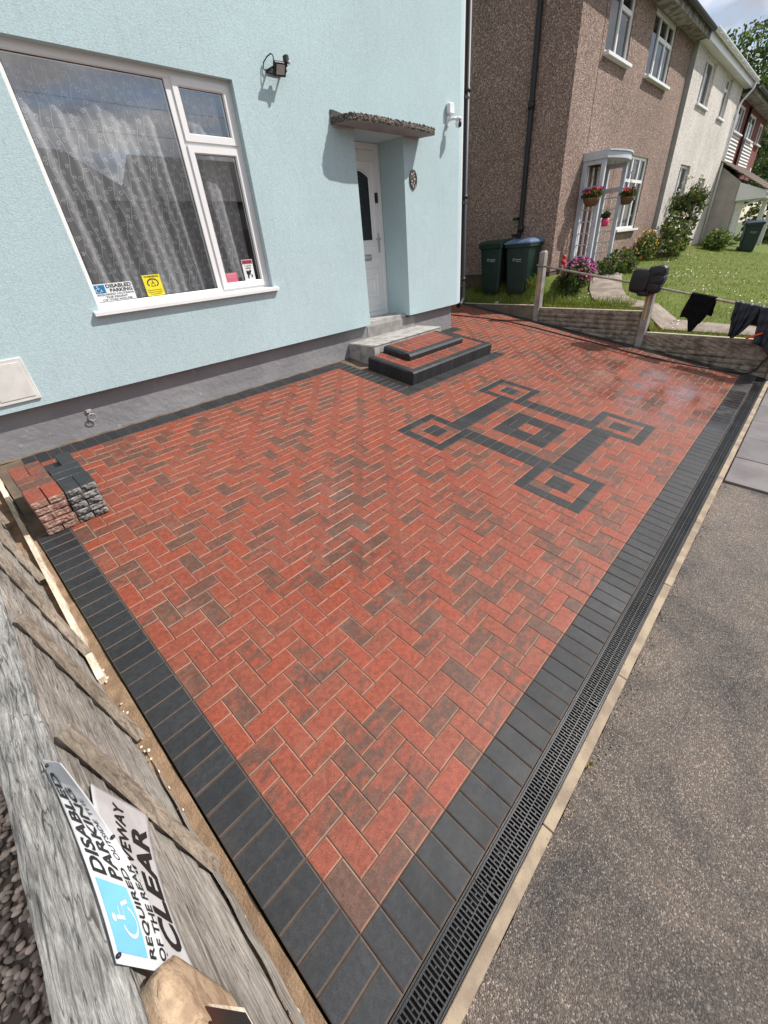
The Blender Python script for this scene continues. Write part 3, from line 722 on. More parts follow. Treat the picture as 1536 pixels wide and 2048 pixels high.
for i in range(n):     # front kerb blocks, bevelled on their upper front edge
    x0 = S0 + i * wdt + .001; x1 = S0 + (i + 1) * wdt - .001; y0 = T0 + random.uniform(-.001, .001)
    gprism(k1, [(x0, y0, -.02), (x0, y0, H1 - .018), (x0, y0 + .018, H1), (x0, y0 + .1, H1), (x0, y0 + .1, -.02)], (x1 - x0, 0, 0), 0, rc())
for side in (0, 1):
    xx = S0 if side == 0 else S1; sg_ = 1 if side == 0 else -1; y = T0 + .1
    while y < TB - .01:
        e = min(y + .102, TB)
        gprism(k1, [(xx, y, -.02), (xx, y, H1 - .018), (xx + sg_ * .018, y, H1), (xx + sg_ * .1, y, H1), (xx + sg_ * .1, y, -.02)], (0, e - y - .002, 0), 0, rc()); y = e
k1.build('kerb_edge', M_DARK, bs_)
k2 = MB(); U0, U1, V0, H2 = 4.305, 5.575, 3.405, .250
nn_ = 7; w2 = (U1 - U0) / nn_
for i in range(nn_):
    x0 = U0 + i * w2 + .0008; x1 = U0 + (i + 1) * w2 - .0008
    gprism(k2, [(x0, V0, H1 - .01), (x0, V0, H2 - .026), (x0, V0 + .024, H2), (x0, V0 + .1, H2), (x0, V0 + .1, H1 - .01)], (x1 - x0, 0, 0), 0, rc())
for side in (0, 1):
    xx = U0 if side == 0 else U1; sg_ = 1 if side == 0 else -1; y = V0 + .1
    while y < TB - .01:
        e = min(y + .14, TB)
        gprism(k2, [(xx, y, H1 - .01), (xx, y, H2 - .026), (xx + sg_ * .024, y, H2), (xx + sg_ * .1, y, H2), (xx + sg_ * .1, y, H1 - .01)], (0, e - y - .001, 0), 0, rc()); y = e
k2.build('upper_kerb_edge', M_DARK, bs_)
t1 = MB(); x = S0 + .101
def tb(mb, x0, x1, y0, y1, h):
    if y1 - y0 < .01: return
    mb.cbox(x0 + .001, x1 - .001, y0 + .001, y1 - .001, h - .06, h + random.uniform(-.002, .0005), .004, 0, GM, rc())
while x < S1 - .11:
    e = min(x + .1, S1 - .101); tb(t1, x, e, T0 + .101, T0 + .30, H1 - .001)
    if x < U0 - .01 or x > U1 - .02: tb(t1, x, e, T0 + .30, T0 + .5, H1 - .001); tb(t1, x, e, T0 + .5, T0 + .7, H1 - .001); tb(t1, x, e, T0 + .7, TB - .002, H1 - .001)
    else: tb(t1, x, e, T0 + .30, V0 + .03, H1 - .001)
    x = e
t1.build('tread', M_RED, bs_)
t2 = MB(); x = U0 + .101
while x < U1 - .11:
    e = min(x + .1, U1 - .101); tb(t2, x, e, V0 + .101, V0 + .30, H2 - .001); tb(t2, x, e, V0 + .30, TB - .002, H2 - .001); x = e
t2.build('upper_tread', M_RED, bs_)
# ------------------------------------------------------------------ neighbouring plot
def SS(x, a, b):
    t = min(1, max(0, (x - a) / (b - a))); return t * t * (3 - 2 * t)
def FX(y): return 8.16 + .1027 * y
def LZ(X, y):
    zf = .44 + .34 * SS(y, 1.3, 1.7) + .02 * SS(y, 3, 4)
    zi = 1.28 - .21 * (3.65 - min(y, 3.7)) if y < 3.7 else 1.28 - .21 * SS(y, 3.7, 4.1)
    zi -= .012 * max(0, X - 20)
    L_ = 3.2 + (.35 - 3.2) * SS(y, 3.1, 3.9)
    return zf + (zi - zf) * SS(X - FX(y), 0, L_)
M_TURF = mat('turf', (.105, .145, .018), .95, (.15, .14, .04), vs=2.2, vr=(.5, .75), bump=.8, bs=60, bdist=.02)
lw = MB()
def lawnf(u, v):
    y = -.35 + v * 6.6; X = FX(y) + .045 + (u ** 1.8) * 30
    return (X, y, LZ(X, y) + .012 * math.sin(X * 5 + y * 3) * math.sin(y * 7))
lw.grid(lawnf, 150, 110)
lw.build('lawn', M_TURF, loc=(0, 0, 0), kind='structure')
# concrete path from the porch to the street
M_PATH = mat('worn_path_concrete', (.31, .25, .20), .9, (.20, .16, .13), vs=5, bump=.6, bs=90, bdist=.004, speck=(.5, .44, .38), speckscale=120, speckthr=.66)
ph = MB(); pc = [(11.2, 3.2), (10.2, 2.88), (9.45, 2.5), (9.05, 2.15), (8.98, 1.5), (8.9, .8), (8.82, .1), (8.75, -.35)]
def pathat(q):
    k = min(int(q), len(pc) - 2); f = q - k; a, b = pc[k], pc[k + 1]
    a0 = pc[max(k - 1, 0)]; b0 = pc[min(k + 2, len(pc) - 1)]
    d0 = Vector((b[0] - a0[0], b[1] - a0[1])).normalized(); d1 = Vector((b0[0] - a[0], b0[1] - a[1])).normalized(); d = (d0 * (1 - f) + d1 * f).normalized()
    return Vector((a[0] + (b[0] - a[0]) * f, a[1] + (b[1] - a[1]) * f)), Vector((-d.y, d.x))
q = 0
while q < len(pc) - 1.01:
    e = min(q + .62, len(pc) - 1.001); tp = []
    for (qq, sd) in ((q + .008, -1), (q + .008, 1), (e - .008, 1), (e - .008, -1)):
        c_, n_ = pathat(qq); v = c_ + n_ * sd * .31; tp.append((v.x, v.y, LZ(v.x, v.y) + .035))
    ph.prism(tp, (0, 0, -.08)); q = e
ph.build('garden_path', M_PATH, loc=(0, 0, 0), kind='structure')
# grass blades
def blade_mesh(name, pts, mats, hmin, hmax, wd, label, cat='grass', lean=.5, kind='stuff'):
    g = MB()
    for (x, y, z, hs) in pts:
        h = random.uniform(hmin, hmax) * hs; a = random.uniform(0, 6.283); w_ = random.uniform(.6, 1.3) * wd
        dx, dy = math.cos(a), math.sin(a); lx, ly = random.uniform(-lean, lean) * h, random.uniform(-lean, lean) * h
        b = len(g.v); g.v += [(x - dx * w_, y - dy * w_, z), (x + dx * w_, y + dy * w_, z), (x + lx * .4 + dx * w_ * .7, y + ly * .4 + dy * w_ * .7, z + h * .6), (x + lx * .4 - dx * w_ * .7, y + ly * .4 - dy * w_ * .7, z + h * .6), (x + lx, y + ly, z + h)]
        mi = random.randrange(len(mats)); g.face((b, b + 1, b + 2, b + 3), mi); g.face((b + 3, b + 2, b + 4), mi)
    return g.build(name, mats, loc=(0, 0, 0), kind=kind, label=label, category=cat)
def leafmat(name, c, c2=None, tr=.25):
    if name in MC: return MC[name]
    m = mat(name, c, .6, c2 or tuple(x * .7 for x in c), vs=9); n = m.node_tree; p = n.nodes['Principled BSDF']
    t = n.nodes.new('ShaderNodeBsdfTranslucent'); t.inputs[0].default_value = (min(1, c[0] * 2.2), min(1, c[1] * 2.2), c[2] * 1.2, 1)
    mx = n.nodes.new('ShaderNodeMixShader'); mx.inputs[0].default_value = tr; o = n.nodes['Material Output']
    n.links.new(p.outputs[0], mx.inputs[1]); n.links.new(t.outputs[0], mx.inputs[2]); n.links.new(mx.outputs[0], o.inputs[0]); return m
M_G1 = leafmat('grass_green', (.10, .15, .016)); M_G2 = leafmat('grass_yellow_green', (.19, .20, .028)); M_G3 = leafmat('grass_dry', (.24, .20, .09))
def onpath(x, y):
    for k in range(0, (len(pc) - 1) * 4):
        c_, n_ = pathat(k / 4)
        if abs(x - c_.x) < .38 and abs(y - c_.y) < .38 and (Vector((x, y)) - c_).length < .29: return True
    return False
gp = []
while len(gp) < 30000:
    r = random.random(); y = random.uniform(-.35, 5.6); X = FX(y) + .05 + (random.random() ** 2.0) * 14.5
    if X > 9.2 and y > 3.62: continue
    if onpath(X, y): continue
    gp.append((X, y, LZ(X, y) - .005, 1.0 if X > FX(y) + .35 else random.uniform(1, 2.0)))
blade_mesh('lawn_grass', gp, [M_G1, M_G1, M_G2, M_G2, M_G3], .025, .06, .0042, 'sunlit daisy-dotted grass on the lawn beyond the low boundary fence')
gp = []
for k in range(2600):
    y = random.uniform(1.9, 5.3); X = random.uniform(FX(y) + .25, 9.0); gp.append((X, y, LZ(X, y) - .01, random.uniform(.6, 1.6)))
blade_mesh('long_grass', gp, [M_G1, M_G2, M_G1], .08, .17, .005, 'longer rough grass round the foot of the green bins and fence', lean=.7)
ds = MB()
M_DAISY = mat('daisy_petal', (.85, .85, .8), .6)
for (cx, cy, n_, sx, sy) in ((12.8, 2.0, 60, 1.0, .3), (11.0, 1.2, 30, .8, .25), (9.9, 1.0, 70, .35, .2), (14, 1.6, 40, 2, .6), (9.2, 2.9, 34, .5, .2), (9.0, 1.2, 20, .3, .15), (10.5, .5, 40, 1.0, .3), (16, 2.6, 25, 2, .4), (13, .8, 14, 2, .4)):
    for k in range(n_):
        x = random.gauss(cx, sx * .5); y = random.gauss(cy, sy * .6)
        if x < FX(y) + .1 or y > 3.5: continue
        z = LZ(x, y) + random.uniform(.03, .06); r_ = random.uniform(.009, .016); tl = random.uniform(-.5, .5)
        ds.poly([(x + r_ * math.cos(a * 1.047), y + r_ * math.sin(a * 1.047), z + r_ * tl * math.cos(a * 1.047)) for a in range(6)])
ds.build('daisies', M_DAISY, loc=(0, 0, 0), kind='stuff', label='white daisies scattered over the lawn beyond the fence', category='daisies')

# ------------------------------------------------------------------ boundary fence of concrete posts and gravel boards
bf = thing('boundary_fence', 'low boundary fence of concrete posts and rock-faced gravel boards beside the lawn', 'fence', (8.35, 1.6, .2))
FDIR = Vector((.1027, 1, 0)).normalized(); FNR = Vector((-1, .1027, 0)).normalized()     # FNR points to our side
def FP2(y, off, z): # point on the fence plane at y, off metres to our side
    b_ = Vector((FX(y), y, z)) + FNR * off; return tuple(b_)
M_POST = mat('fence_post_concrete', (.33, .30, .27), .85, (.22, .19, .17), vs=6, bump=.5, bs=60, bdist=.004)
def post(y, z0, z1, hw=.055):
    p_ = MB()
    q = [FP2(y - hw, .06, 0), FP2(y + hw, .06, 0), FP2(y + hw, -.05, 0), FP2(y - hw, -.05, 0)]
    b = len(p_.v); p_.v += [(a[0], a[1], z0) for a in q] + [(a[0], a[1], z1 - .03) for a in q]
    cx = sum(a[0] for a in q) / 4; cy = sum(a[1] for a in q) / 4
    p_.v += [(cx + (a[0] - cx) * .45, cy + (a[1] - cy) * .45, z1) for a in q]
    for k in range(4):
        l = (k + 1) % 4; p_.face((b + k, b + l, b + 4 + l, b + 4 + k)); p_.face((b + 4 + k, b + 4 + l, b + 8 + l, b + 8 + k))
    p_.face((b + 8, b + 9, b + 10, b + 11))
    return p_.build('post', M_POST, bf)
M_YEL = mat('yellow_strip', (.62, .36, .07), .5)
for (y, z0, z1, s0, s1) in ((3.53, .2, 1.765, 1.02, 1.42), (1.52, -.1, 1.44, .68, 1.1), (-.36, -.2, 1.06, .4, .8)):
    po = post(y, z0, z1)
    st = MB(); q = [FP2(y + .012, .0615, 0), FP2(y - .008, .0615, 0)]; st.poly([(q[0][0], q[0][1], s0), (q[1][0], q[1][1], s0), (q[1][0], q[1][1], s1), (q[0][0], q[0][1], s1)])
    st.build('strip', M_YEL, po)
M_BOARD = mat('rockface_board', (.30, .25, .20), .9, (.17, .13, .10), vs=9, bump=.8, bs=45, bdist=.01, vr=(.4, .62))
def rockboard(y0, y1, z0, z1):
    g = MB(); ny = max(8, int((y1 - y0) / .03)); nz = max(4, int((z1 - z0) / .024)); rows_ = 4
    rn = random.Random(int(y0 * 100 + z0 * 1000)); js = [[rn.uniform(.12, .34) for _ in range(30)] for _ in range(rows_)]
    prm = []
    for r_ in range(rows_):
        xs = [0]; 
        while xs[-1] < (y1 - y0) + .5: xs.append(xs[-1] + rn.uniform(.14, .34))
        prm.append((xs, [rn.uniform(.006, .03) for _ in xs]))
    def f(u, v):
        d = u * (y1 - y0); r_ = min(rows_ - 1, int(v * rows_)); fr = v * rows_ - r_; xs, dp_ = prm[r_]
        k = max(i for i in range(len(xs)) if xs[i] <= d); e = min(d - xs[k], xs[k + 1] - d); e2 = min(fr, 1 - fr) * (z1 - z0) / rows_
        off = dp_[k] * min(1, e / .02) * min(1, e2 / .012) + .006 * math.sin(d * 43 + r_) * math.sin(v * 37)
        if v < .001 or v > .999: off = 0
        return FP2(y0 + d, .012 + off, z0 + v * (z1 - z0))
    g.grid(f, ny, nz, smooth=False)
    a, b_ = FP2(y0, .012, z1), FP2(y1, .012, z1); c_, d_ = FP2(y1, -.038, z1), FP2(y0, -.038, z1)
    g.poly([a, b_, c_, d_]); g.poly([FP2(y0, -.038, z0), FP2(y0, -.038, z1), FP2(y1, -.038, z1), FP2(y1, -.038, z0)])
    g.poly([FP2(y1, .012, z0), FP2(y1, -.038, z0), FP2(y1, -.038, z1), FP2(y1, .012, z1)])
    return g.build('gravel_board', M_BOARD, bf)
rockboard(1.58, 3.47, .49, .795); rockboard(1.58, 3.47, .18, .485)
rockboard(-.30, 1.46, .195, .475); rockboard(-.30, 1.46, -.12, .19)
sbm = MB()   # smooth concrete board of the rear bay
sbm.prism([FP2(3.59, .012, .35), FP2(3.59, .012, .822), FP2(5.9, .012, .832), FP2(5.9, .012, .35)], tuple(-FNR * .05))
sbm.build('plain_gravel_board', mat('stained_board', (.22, .18, .13), .9, (.13, .105, .08), vs=5, bump=.5, bs=60), bf)
sb2 = MB()
for (a, b_, z_) in ((1.58, 3.47, .7955), (-.30, 1.46, .4755), (3.59, 5.9, .8335)):
    sbn = MB(); sbn.prism([FP2(a, .016, z_), FP2(b_, .016, z_), FP2(b_, -.040, z_), FP2(a, -.040, z_)], (0, 0, .012)); sbn.build('board_capping', mat('pale_board_top', (.56, .50, .40), .8), bf)
# metal pole resting on the posts
def PZ(y): return 1.513 - (3.449 - y) * .1805 + .012 * (1 - abs(y - 1.5) / 2)
pm = MB(); pm.tube([FP2(y, .082, PZ(y)) for y in (3.60, 2.9, 2.2, 1.5, .8, .1, -.55)], .0165, 10)
pm.build('metal_pole', mat('old_galvanised_pole', (.42, .38, .33), .45, (.30, .26, .22), vs=14, metal=.55), label='long galvanised pole slung along the fence posts, clothes draped on it', category='pole')
# clothes
def drape(name, yl, yr, drop_f, drop_b, label, cat, m, fold=.012, nf=5, thick=.02, seed=0, stripe=None):
    """cloth hung over the pole. yl/yr(v) give the two side edges, drop_f(u) the length of the front fall"""
    g = MB(); nu, nv = 36, 44; rn = random.Random(seed); ph_ = [rn.uniform(0, 6.28) for _ in range(6)]
    def f(u, v):
        w_ = v * 2 - 1       # -1 back hem, 0 pole, 1 front hem
        L_ = drop_f(u) if w_ > 0 else drop_b
        a = abs(w_); y = yl(a) + (yr(a) - yl(a)) * u
        y = y if w_ > 0 else yl(0) + (yr(0) - yl(0)) * u
        arc = .05 / max(L_, .06)
        if a < arc: th = (a / arc) * math.pi / 2; off = .082 + math.sin(th) * .030 * (1 if w_ > 0 else -1); z = PZ(y) + .018 + .012 * math.cos(th)
        else: off = .082 + (.030 if w_ > 0 else -.030); z = PZ(y) + .018 - (a - arc) * L_
        amp = fold * min(1, a * 1.6 + .25)
        off += amp * (math.sin(u * nf * 6.28 + ph_[0] + 1.5 * math.sin(a * 3 + ph_[1])) * .7 + .5 * math.sin(u * nf * 11 + ph_[2] + a * 5)) + .006 * math.sin(a * 22 + u * 9 + ph_[3])
        if w_ > 0: off += amp * .8 + thick * a
        return FP2(y, off, z + .006 * math.sin(u * 21 + ph_[4]) * (a ** 3))
    g.grid(f, nu, nv)
    o = g.build(name, m, label=label, category=cat)
    sm_ = o.modifiers.new('thickness', 'SOLIDIFY'); sm_.thickness = .006
    return o
M_CLOTH = mat('black_cloth', (.005, .005, .006), .9, spec=.15, bump=.3, bs=300, bdist=.001)
M_NAVY = mat('navy_shell_fabric', (.006, .008, .017), .5, (.010, .013, .026), vs=6, bump=.5, bs=22, bdist=.01)
M_PUFF = mat('black_quilted_nylon', (.006, .0065, .008), .45, (.010, .011, .013), vs=8, bump=.6, bs=30, bdist=.008)
lerp = lambda a, b, t: a + (b - a) * t
drape('black_trousers', lambda a: lerp(.915, .985, min(1, a * 1.2)), lambda a: lerp(.60, .70, a ** 2), lambda u: .38 + .17 * SS(u, .35, .55) * (1 - .8 * SS(u, .72, .95)), .3,
      'black trousers hanging alone over the pole, between two coats', 'trousers', M_CLOTH, .010, 1.6, seed=3)
drape('navy_coat', lambda a: lerp(.36, .30, a), lambda a: lerp(.055, .17, a ** 3), lambda u: .43 + .07 * math.sin(u * 3 + .5), .3, 'navy padded coat hanging over the pole by the street end of the fence', 'coat', M_NAVY, .018, 3.1, .04, seed=5)
drape('dark_jacket', lambda a: lerp(.052, -.02, a), lambda a: lerp(-.45, -.42, a), lambda u: .50 + .12 * SS(u, .2, .7), .3, 'dark jacket with an orange-red trim at the street end of the pole', 'jacket', [M_NAVY], .02, 2.7, .05, seed=8)
tm = D.objects.get('dark_jacket')
tg = MB()
tg.tube([FP2(.075 - .5 * (k / 10) ** 1.0, .155 + .012 * math.sin(k), .515 + .17 * math.sin(k / 10 * 1.7)) for k in range(11)], .014, 6)
tg.build('orange_trim', mat('orange_red_trim', (.75, .07, .02), .45), tm)
# black puffer jacket bundled on the middle post
pj = thing('puffer_jacket', 'bulky black puffer jacket bundled over the middle fence post', 'jacket', FP2(1.55, .08, 1.05))
def lobe(mb, cy, cz, off, ry, rz, ro, e=.75, tilt=0, wr=.06, seed=1, amp=1.0):
    bm = bmesh.new(); bmesh.ops.create_icosphere(bm, subdivisions=4, radius=1); rn = random.Random(seed); a1, a2, a3 = [rn.uniform(0, 6.28) for _ in range(3)]
    for v in bm.verts:
        x, y, z = v.co; s_ = lambda q: math.copysign(abs(q) ** e, q)
        k = 1 + wr * amp * (math.sin(y * 7 + z * 3 + a1) * .5 + math.sin(z * 11 + y * 4 + a2) * .35 + math.sin(y * 17 - z * 9 + a3) * .2)
        X, Y, Z = s_(x) * ro * k, s_(y) * ry * k, s_(z) * rz * k
        yy = Y * math.cos(tilt) - Z * math.sin(tilt); zz_ = Y * math.sin(tilt) + Z * math.cos(tilt)
        v.co = Vector(FP2(cy + yy, off + X, cz + zz_))
    mb.addbm(bm, 0, None, None, True)
g = MB(); lobe(g, 1.685, 1.258, .10, .152, .175, .115, .5, .10, .035, 2)
g.build('body', M_PUFF, pj)
g = MB()
for (cy, cz, ry, rz, ti) in ((1.465, 1.385, .130, .086, -.1), (1.46, 1.275, .125, .090, .0), (1.475, 1.165, .110, .088, .1), (1.60, 1.085, .10, .045, .05)): lobe(g, cy, cz, .10, ry, rz, .10, .62, ti, .06, int(cz * 100))
g.build('sleeve', M_PUFF, pj)
g = MB(); lobe(g, 1.53, 1.25, .175, .018, .20, .03, .8, .02, .08, 9); 
g.tube([FP2(1.50, .1, 1.40), FP2(1.49, .1, 1.45), FP2(1.45, .1, 1.475)], [.03, .018, .005], 8)
g.build('zip_front', M_PUFF, pj)
# black cable on the paving along the fence
cbp = [(7.45, 4.98), (7.75, 4.45), (7.95, 3.95), (7.96, 3.3), (7.9, 2.75), (7.86, 2.1), (7.79, 1.5), (7.78, 1.0), (7.84, .6), (7.93, .3), (8.0, .1), (8.06, -.02)]
pts_ = [G(x, y / math.cos(AL), .008) for x, y in cbp] + [Vector((8.10, -.10, .03)), Vector((8.09, -.16, .10)), Vector((8.08, -.2, .22)), Vector((8.10, -.26, .30))]
cw = MB(); cw.tube(pts_, .011, 8)
cw.build('black_cable', M_BLACKP, label='black cable trailing over the paving along the boundary fence', category='cable')
# ------------------------------------------------------------------ houses beyond
def mat_dash(name, a, b_, c_, sc=75):
    m = D.materials.new(name); m.use_nodes = True; n = m.node_tree; L = n.links.new; N = n.nodes.new; p = n.nodes['Principled BSDF']; p.inputs['Roughness'].default_value = .9
    tc = N('ShaderNodeTexCoord'); vo = N('ShaderNodeTexVoronoi'); vo.inputs['Scale'].default_value = sc; L(tc.outputs['Object'], vo.inputs['Vector'])
    sx = N('ShaderNodeSeparateColor'); L(vo.outputs['Color'], sx.inputs[0])
    cr_ = N('ShaderNodeValToRGB'); e = cr_.color_ramp.elements; e[0].color = (*b_, 1); e[0].position = .1; e[1].color = (*c_, 1); e[1].position = .95; k = e.new(.45); k.color = (*a, 1); k = e.new(.8); k.color = (*a, 1)
    L(sx.outputs[0], cr_.inputs[0]); no = N('ShaderNodeTexNoise'); no.inputs['Scale'].default_value = .9; no.inputs['Detail'].default_value = 5; L(tc.outputs['Object'], no.inputs['Vector'])
    r = N('ShaderNodeMapRange'); r.inputs['From Min'].default_value = .3; r.inputs['From Max'].default_value = .7; r.inputs['To Min'].default_value = .85; r.inputs['To Max'].default_value = 1.12; L(no.outputs[0], r.inputs[0])
    mx = N('ShaderNodeMix'); mx.data_type = 'RGBA'; mx.blend_type = 'MULTIPLY'; mx.inputs[0].default_value = 1; L(cr_.outputs[0], mx.inputs[6]); L(r.outputs[0], mx.inputs[7]); L(mx.outputs[2], p.inputs['Base Color'])
    bp = N('ShaderNodeBump'); bp.inputs['Strength'].default_value = 1; bp.inputs['Distance'].default_value = .008; bp.invert = True; L(vo.outputs['Distance'], bp.inputs['Height']); L(bp.outputs[0], p.inputs['Normal']); return m
M_DASH = mat_dash('brown_pebbledash', (.30, .20, .16), (.11, .07, .06), (.60, .47, .38))
M_DASHW = mat_dash('white_spar_dash', (.70, .64, .58), (.42, .37, .33), (.80, .77, .72), 60)
M_GREYR = mat('grey_roughcast', (.45, .40, .36), .9, (.38, .34, .31), vs=3, bump=.6, bs=70, bdist=.01)
M_DBRK = mat('dark_brick_plinth', (.13, .085, .06), .9, (.09, .06, .05), vs=10, bump=.6, bs=40, bdist=.01)
YN = 3.7
def win_(parent, x0, x1, z0, z1, y, mull=(), trans=None, fr=.05, sill=True, g=None):
    f = MB(); frame(f, x0, x1, z0, z1, y, y + .06, fr)
    for m_ in mull: f.box(m_ - .03, m_ + .03, y + .003, y + .055, z0 + fr * .7, z1 - fr * .7)
    if trans:
        for (a, b_, zt) in trans: f.box(a + .0, b_ - .0, y + .001, y + .05, zt - .03, zt + .03)
    o = f.build('window_frame', M_WHITE, parent); glass(x0 + fr, x1 - fr, z0 + fr, z1 - fr, y + .03, o, g or M_GLASSD)
    bk = MB(); bk.poly([(x0, y + .32, z0), (x1, y + .32, z0), (x1, y + .32, z1), (x0, y + .32, z1)]); bk.build('net_curtain', mat('pale_net_curtain', (.62, .61, .60), .9, (.36, .36, .37), vs=1.0, stretch=(14, 1, .2)), o)
    if sill:
        s_ = MB(); s_.cbox(x0 - .05, x1 + .05, y - .13, y + .02, z0 - .055, z0 - .002, .006); s_.build('window_sill', M_WHITE, parent)
    return o
# brown house
br_ = thing('brown_house', 'brown pebbledashed semi-detached house next door with a black soil pipe on its side wall', 'house', (12.5, 8, 1.2))
g = MB(); hb = [(10.4, 11.58, 4.66, 5.62, .06), (12.75, 14.32, 4.68, 5.655, .06), (12.66, 14.2, 1.98, 3.405, .06), (10.35, 11.3, 1.2, 3.15, .1)]
holed(g, 9.27, 15.85, 1.37, 5.72, YN, hb, .06)
g.poly([(9.27, 12, 1.365), (9.27, YN, 1.365), (9.27, YN, 6.0), (9.27, 12, 6.0)]); g.poly([(9.27, YN, 5.7), (9.27, 7.8, 8.4), (9.27, 12, 5.7)])
g.build('wall', M_DASH, br_)
g = MB(); g.poly([(9.285, 12, .3), (9.285, YN + .015, .3), (9.285, YN + .015, 1.372), (9.285, 12, 1.372)]); g.poly([(9.285, YN + .015, .3), (15.85, YN + .015, .3), (15.85, YN + .015, 1.372), (9.285, YN + .015, 1.372)]); g.build('plinth', M_DBRK, br_)
g = MB(); g.box(9.262, 9.27, YN + .0, 12, 1.36, 1.385); g.build('drip_bead', mat('bead_grey', (.2, .18, .17), .7), br_)
g = MB(); g.box(10.225, 10.237, YN - .004, YN, 3.35, 5.7); g.build('expansion_joint', mat('joint_brown', (.10, .07, .06), .8), br_)
win_(br_, 10.4, 11.58, 4.66, 5.62, YN + .03, (10.98,), [(11.0, 11.55, 5.32)])
win_(br_, 12.75, 14.32, 4.68, 5.655, YN + .03, (13.28, 13.82), [(13.3, 14.3, 5.32)])
win_(br_, 12.66, 14.2, 1.98, 3.405, YN + .03, (13.2, 13.72), [(12.7, 14.17, 2.95)])
g = MB(); g.box(10.35, 11.3, YN + .08, YN + .12, 1.2, 3.15); g.box(10.42, 10.5, YN + .06, YN + .08, 1.3, 3.1); dd = g.build('front_door', mat('dark_red_door', (.11, .02, .02), .4), br_)
g = MB(); g.box(10.62, 10.68, YN + .055, YN + .079, 1.3, 3.1); g.box(10.9, 10.96, YN + .055, YN + .079, 1.3, 3.1); g.box(11.18, 11.26, YN + .055, YN + .079, 1.25, 3.12); g.build('glazing_bars', M_WHITE, dd)
M_SOFF = mat('grimy_soffit_board', (.36, .34, .30), .9, (.16, .14, .12), vs=6, vr=(.42, .6))
g = MB(); g.box(9.0, 15.9, 3.42, YN, 5.665, 5.685); g.box(9.0, 15.9, 3.40, 3.42, 5.64, 5.80); g.build('soffit', M_SOFF, br_)
M_TILE = mat('slate_grey_tiles', (.06, .055, .05), .8, (.035, .032, .03), vs=8, bump=.5, bs=30, bdist=.01)
g = MB(); g.prism([(8.95, 3.36, 5.82), (8.95, 7.9, 8.65), (8.95, 12.5, 5.8), (8.95, 12.5, 5.7), (8.95, 7.9, 8.5), (8.95, 3.36, 5.77)], (7.0, 0, 0)); g.build('roof', M_TILE, br_)
def gutter(mb, x0, x1, y, z, r=.056):
    n_ = 8; b = len(mb.v)
    for xx in (x0, x1):
        for k in range(n_ + 1): a = math.pi + math.pi * k / n_; mb.v.append((xx, y + r * math.cos(a), z + r * math.sin(a)))
    for k in range(n_): mb.face((b + k, b + k + 1, b + n_ + 2 + k, b + n_ + 1 + k))
    mb.box(x0, x1, y - r - .004, y - r + .002, z - .01, z + .006)
g = MB(); gutter(g, 9.0, 15.9, 3.335, 5.80); g.build('gutter', mat('black_gutter', (.025, .028, .028), .5), br_)
sp_ = MB(); sp_.tube([(9.21, 4.40, 8.3), (9.21, 4.40, 3.95), (9.21, 4.41, 2.12), (9.21, 4.46, 1.98), (9.21, 4.46, 1.0)], .048, 12)
for z in (3.93, 2.1, 5.6): sp_.tube([(9.21, 4.405, z), (9.21, 4.405, z + .11)], .062, 12)
for z in (2.3, 2.02): sp_.box(9.14, 9.20, 4.46, 4.56, z, z + .05)
sp_.build('soil_pipe', M_BLACKP, br_)
# white house
wh = thing('white_house', 'white spar-dashed half of the semi with white gutters, beyond the brown house', 'house', (19, 8, 1.2))
YW_ = 3.60
g = MB(); hw_ = [(17.0, 18.25, 4.70, 5.63, .12), (19.85, 20.75, 4.69, 5.63, .12), (16.98, 18.15, 2.14, 3.42, .12), (19.6, 20.6, 2.14, 3.2, .12)]
holed(g, 15.95, 22.5, .6, 5.72, YW_, hw_, .12); g.poly([(22.5, YW_, .3), (22.5, 12, .3), (22.5, 12, 5.72), (22.5, YW_, 5.72)])
g.poly([(22.5, YW_, 5.7), (22.5, 12, 5.7), (22.5, 7.9, 8.4)]); g.build('wall', M_DASHW, wh)
g = MB(); g.poly([(15.95, YN + .02, .6), (15.95, YW_, .6), (15.95, YW_, 5.72), (15.95, YN + .02, 5.72)]); g.build('side_return', mat('shade_grey_return', (.42, .39, .37), .8), wh)  # shade on this side face is put into its grey colour
for (a, b_, c_, e) in ((17.0, 18.25, 4.70, 5.63), (16.98, 18.15, 2.14, 3.42)): win_(wh, a, b_, c_, e, YW_ + .07, ((a + b_) / 2 - .1,), None, .055)
win_(wh, 19.85, 20.75, 4.69, 5.63, YW_ + .07, (20.3,), [(19.9, 20.7, 5.36)], .05); win_(wh, 19.6, 20.6, 2.14, 3.2, YW_ + .07, (20.1,), None, .05)
g = MB(); g.box(15.9, 22.85, 3.40, YW_, 5.665, 5.685); g.box(15.9, 22.85, 3.38, 3.40, 5.64, 5.82); g.build('fascia', M_WHITE, wh)
g = MB(); g.prism([(15.95, 3.36, 5.86), (15.95, 7.9, 8.65), (15.95, 12.5, 5.8), (15.95, 12.5, 5.7), (15.95, 7.9, 8.5), (15.95, 3.36, 5.80)], (6.95, 0, 0)); g.build('roof', M_TILE, wh)
g = MB(); gutter(g, 15.9, 22.9, 3.315, 5.83, .06)
for k in range(9): g.box(16.3 + k * .8, 16.34 + k * .8, 3.25, 3.38, 5.765, 5.775)
g.tube([(22.7, 3.315, 5.77), (22.7, 3.34, 5.6), (22.6, 3.53, 5.35), (22.42, 3.55, 5.2), (22.42, 3.55, 1.3)], .036, 8); g.build('gutter', M_WHITE, wh)
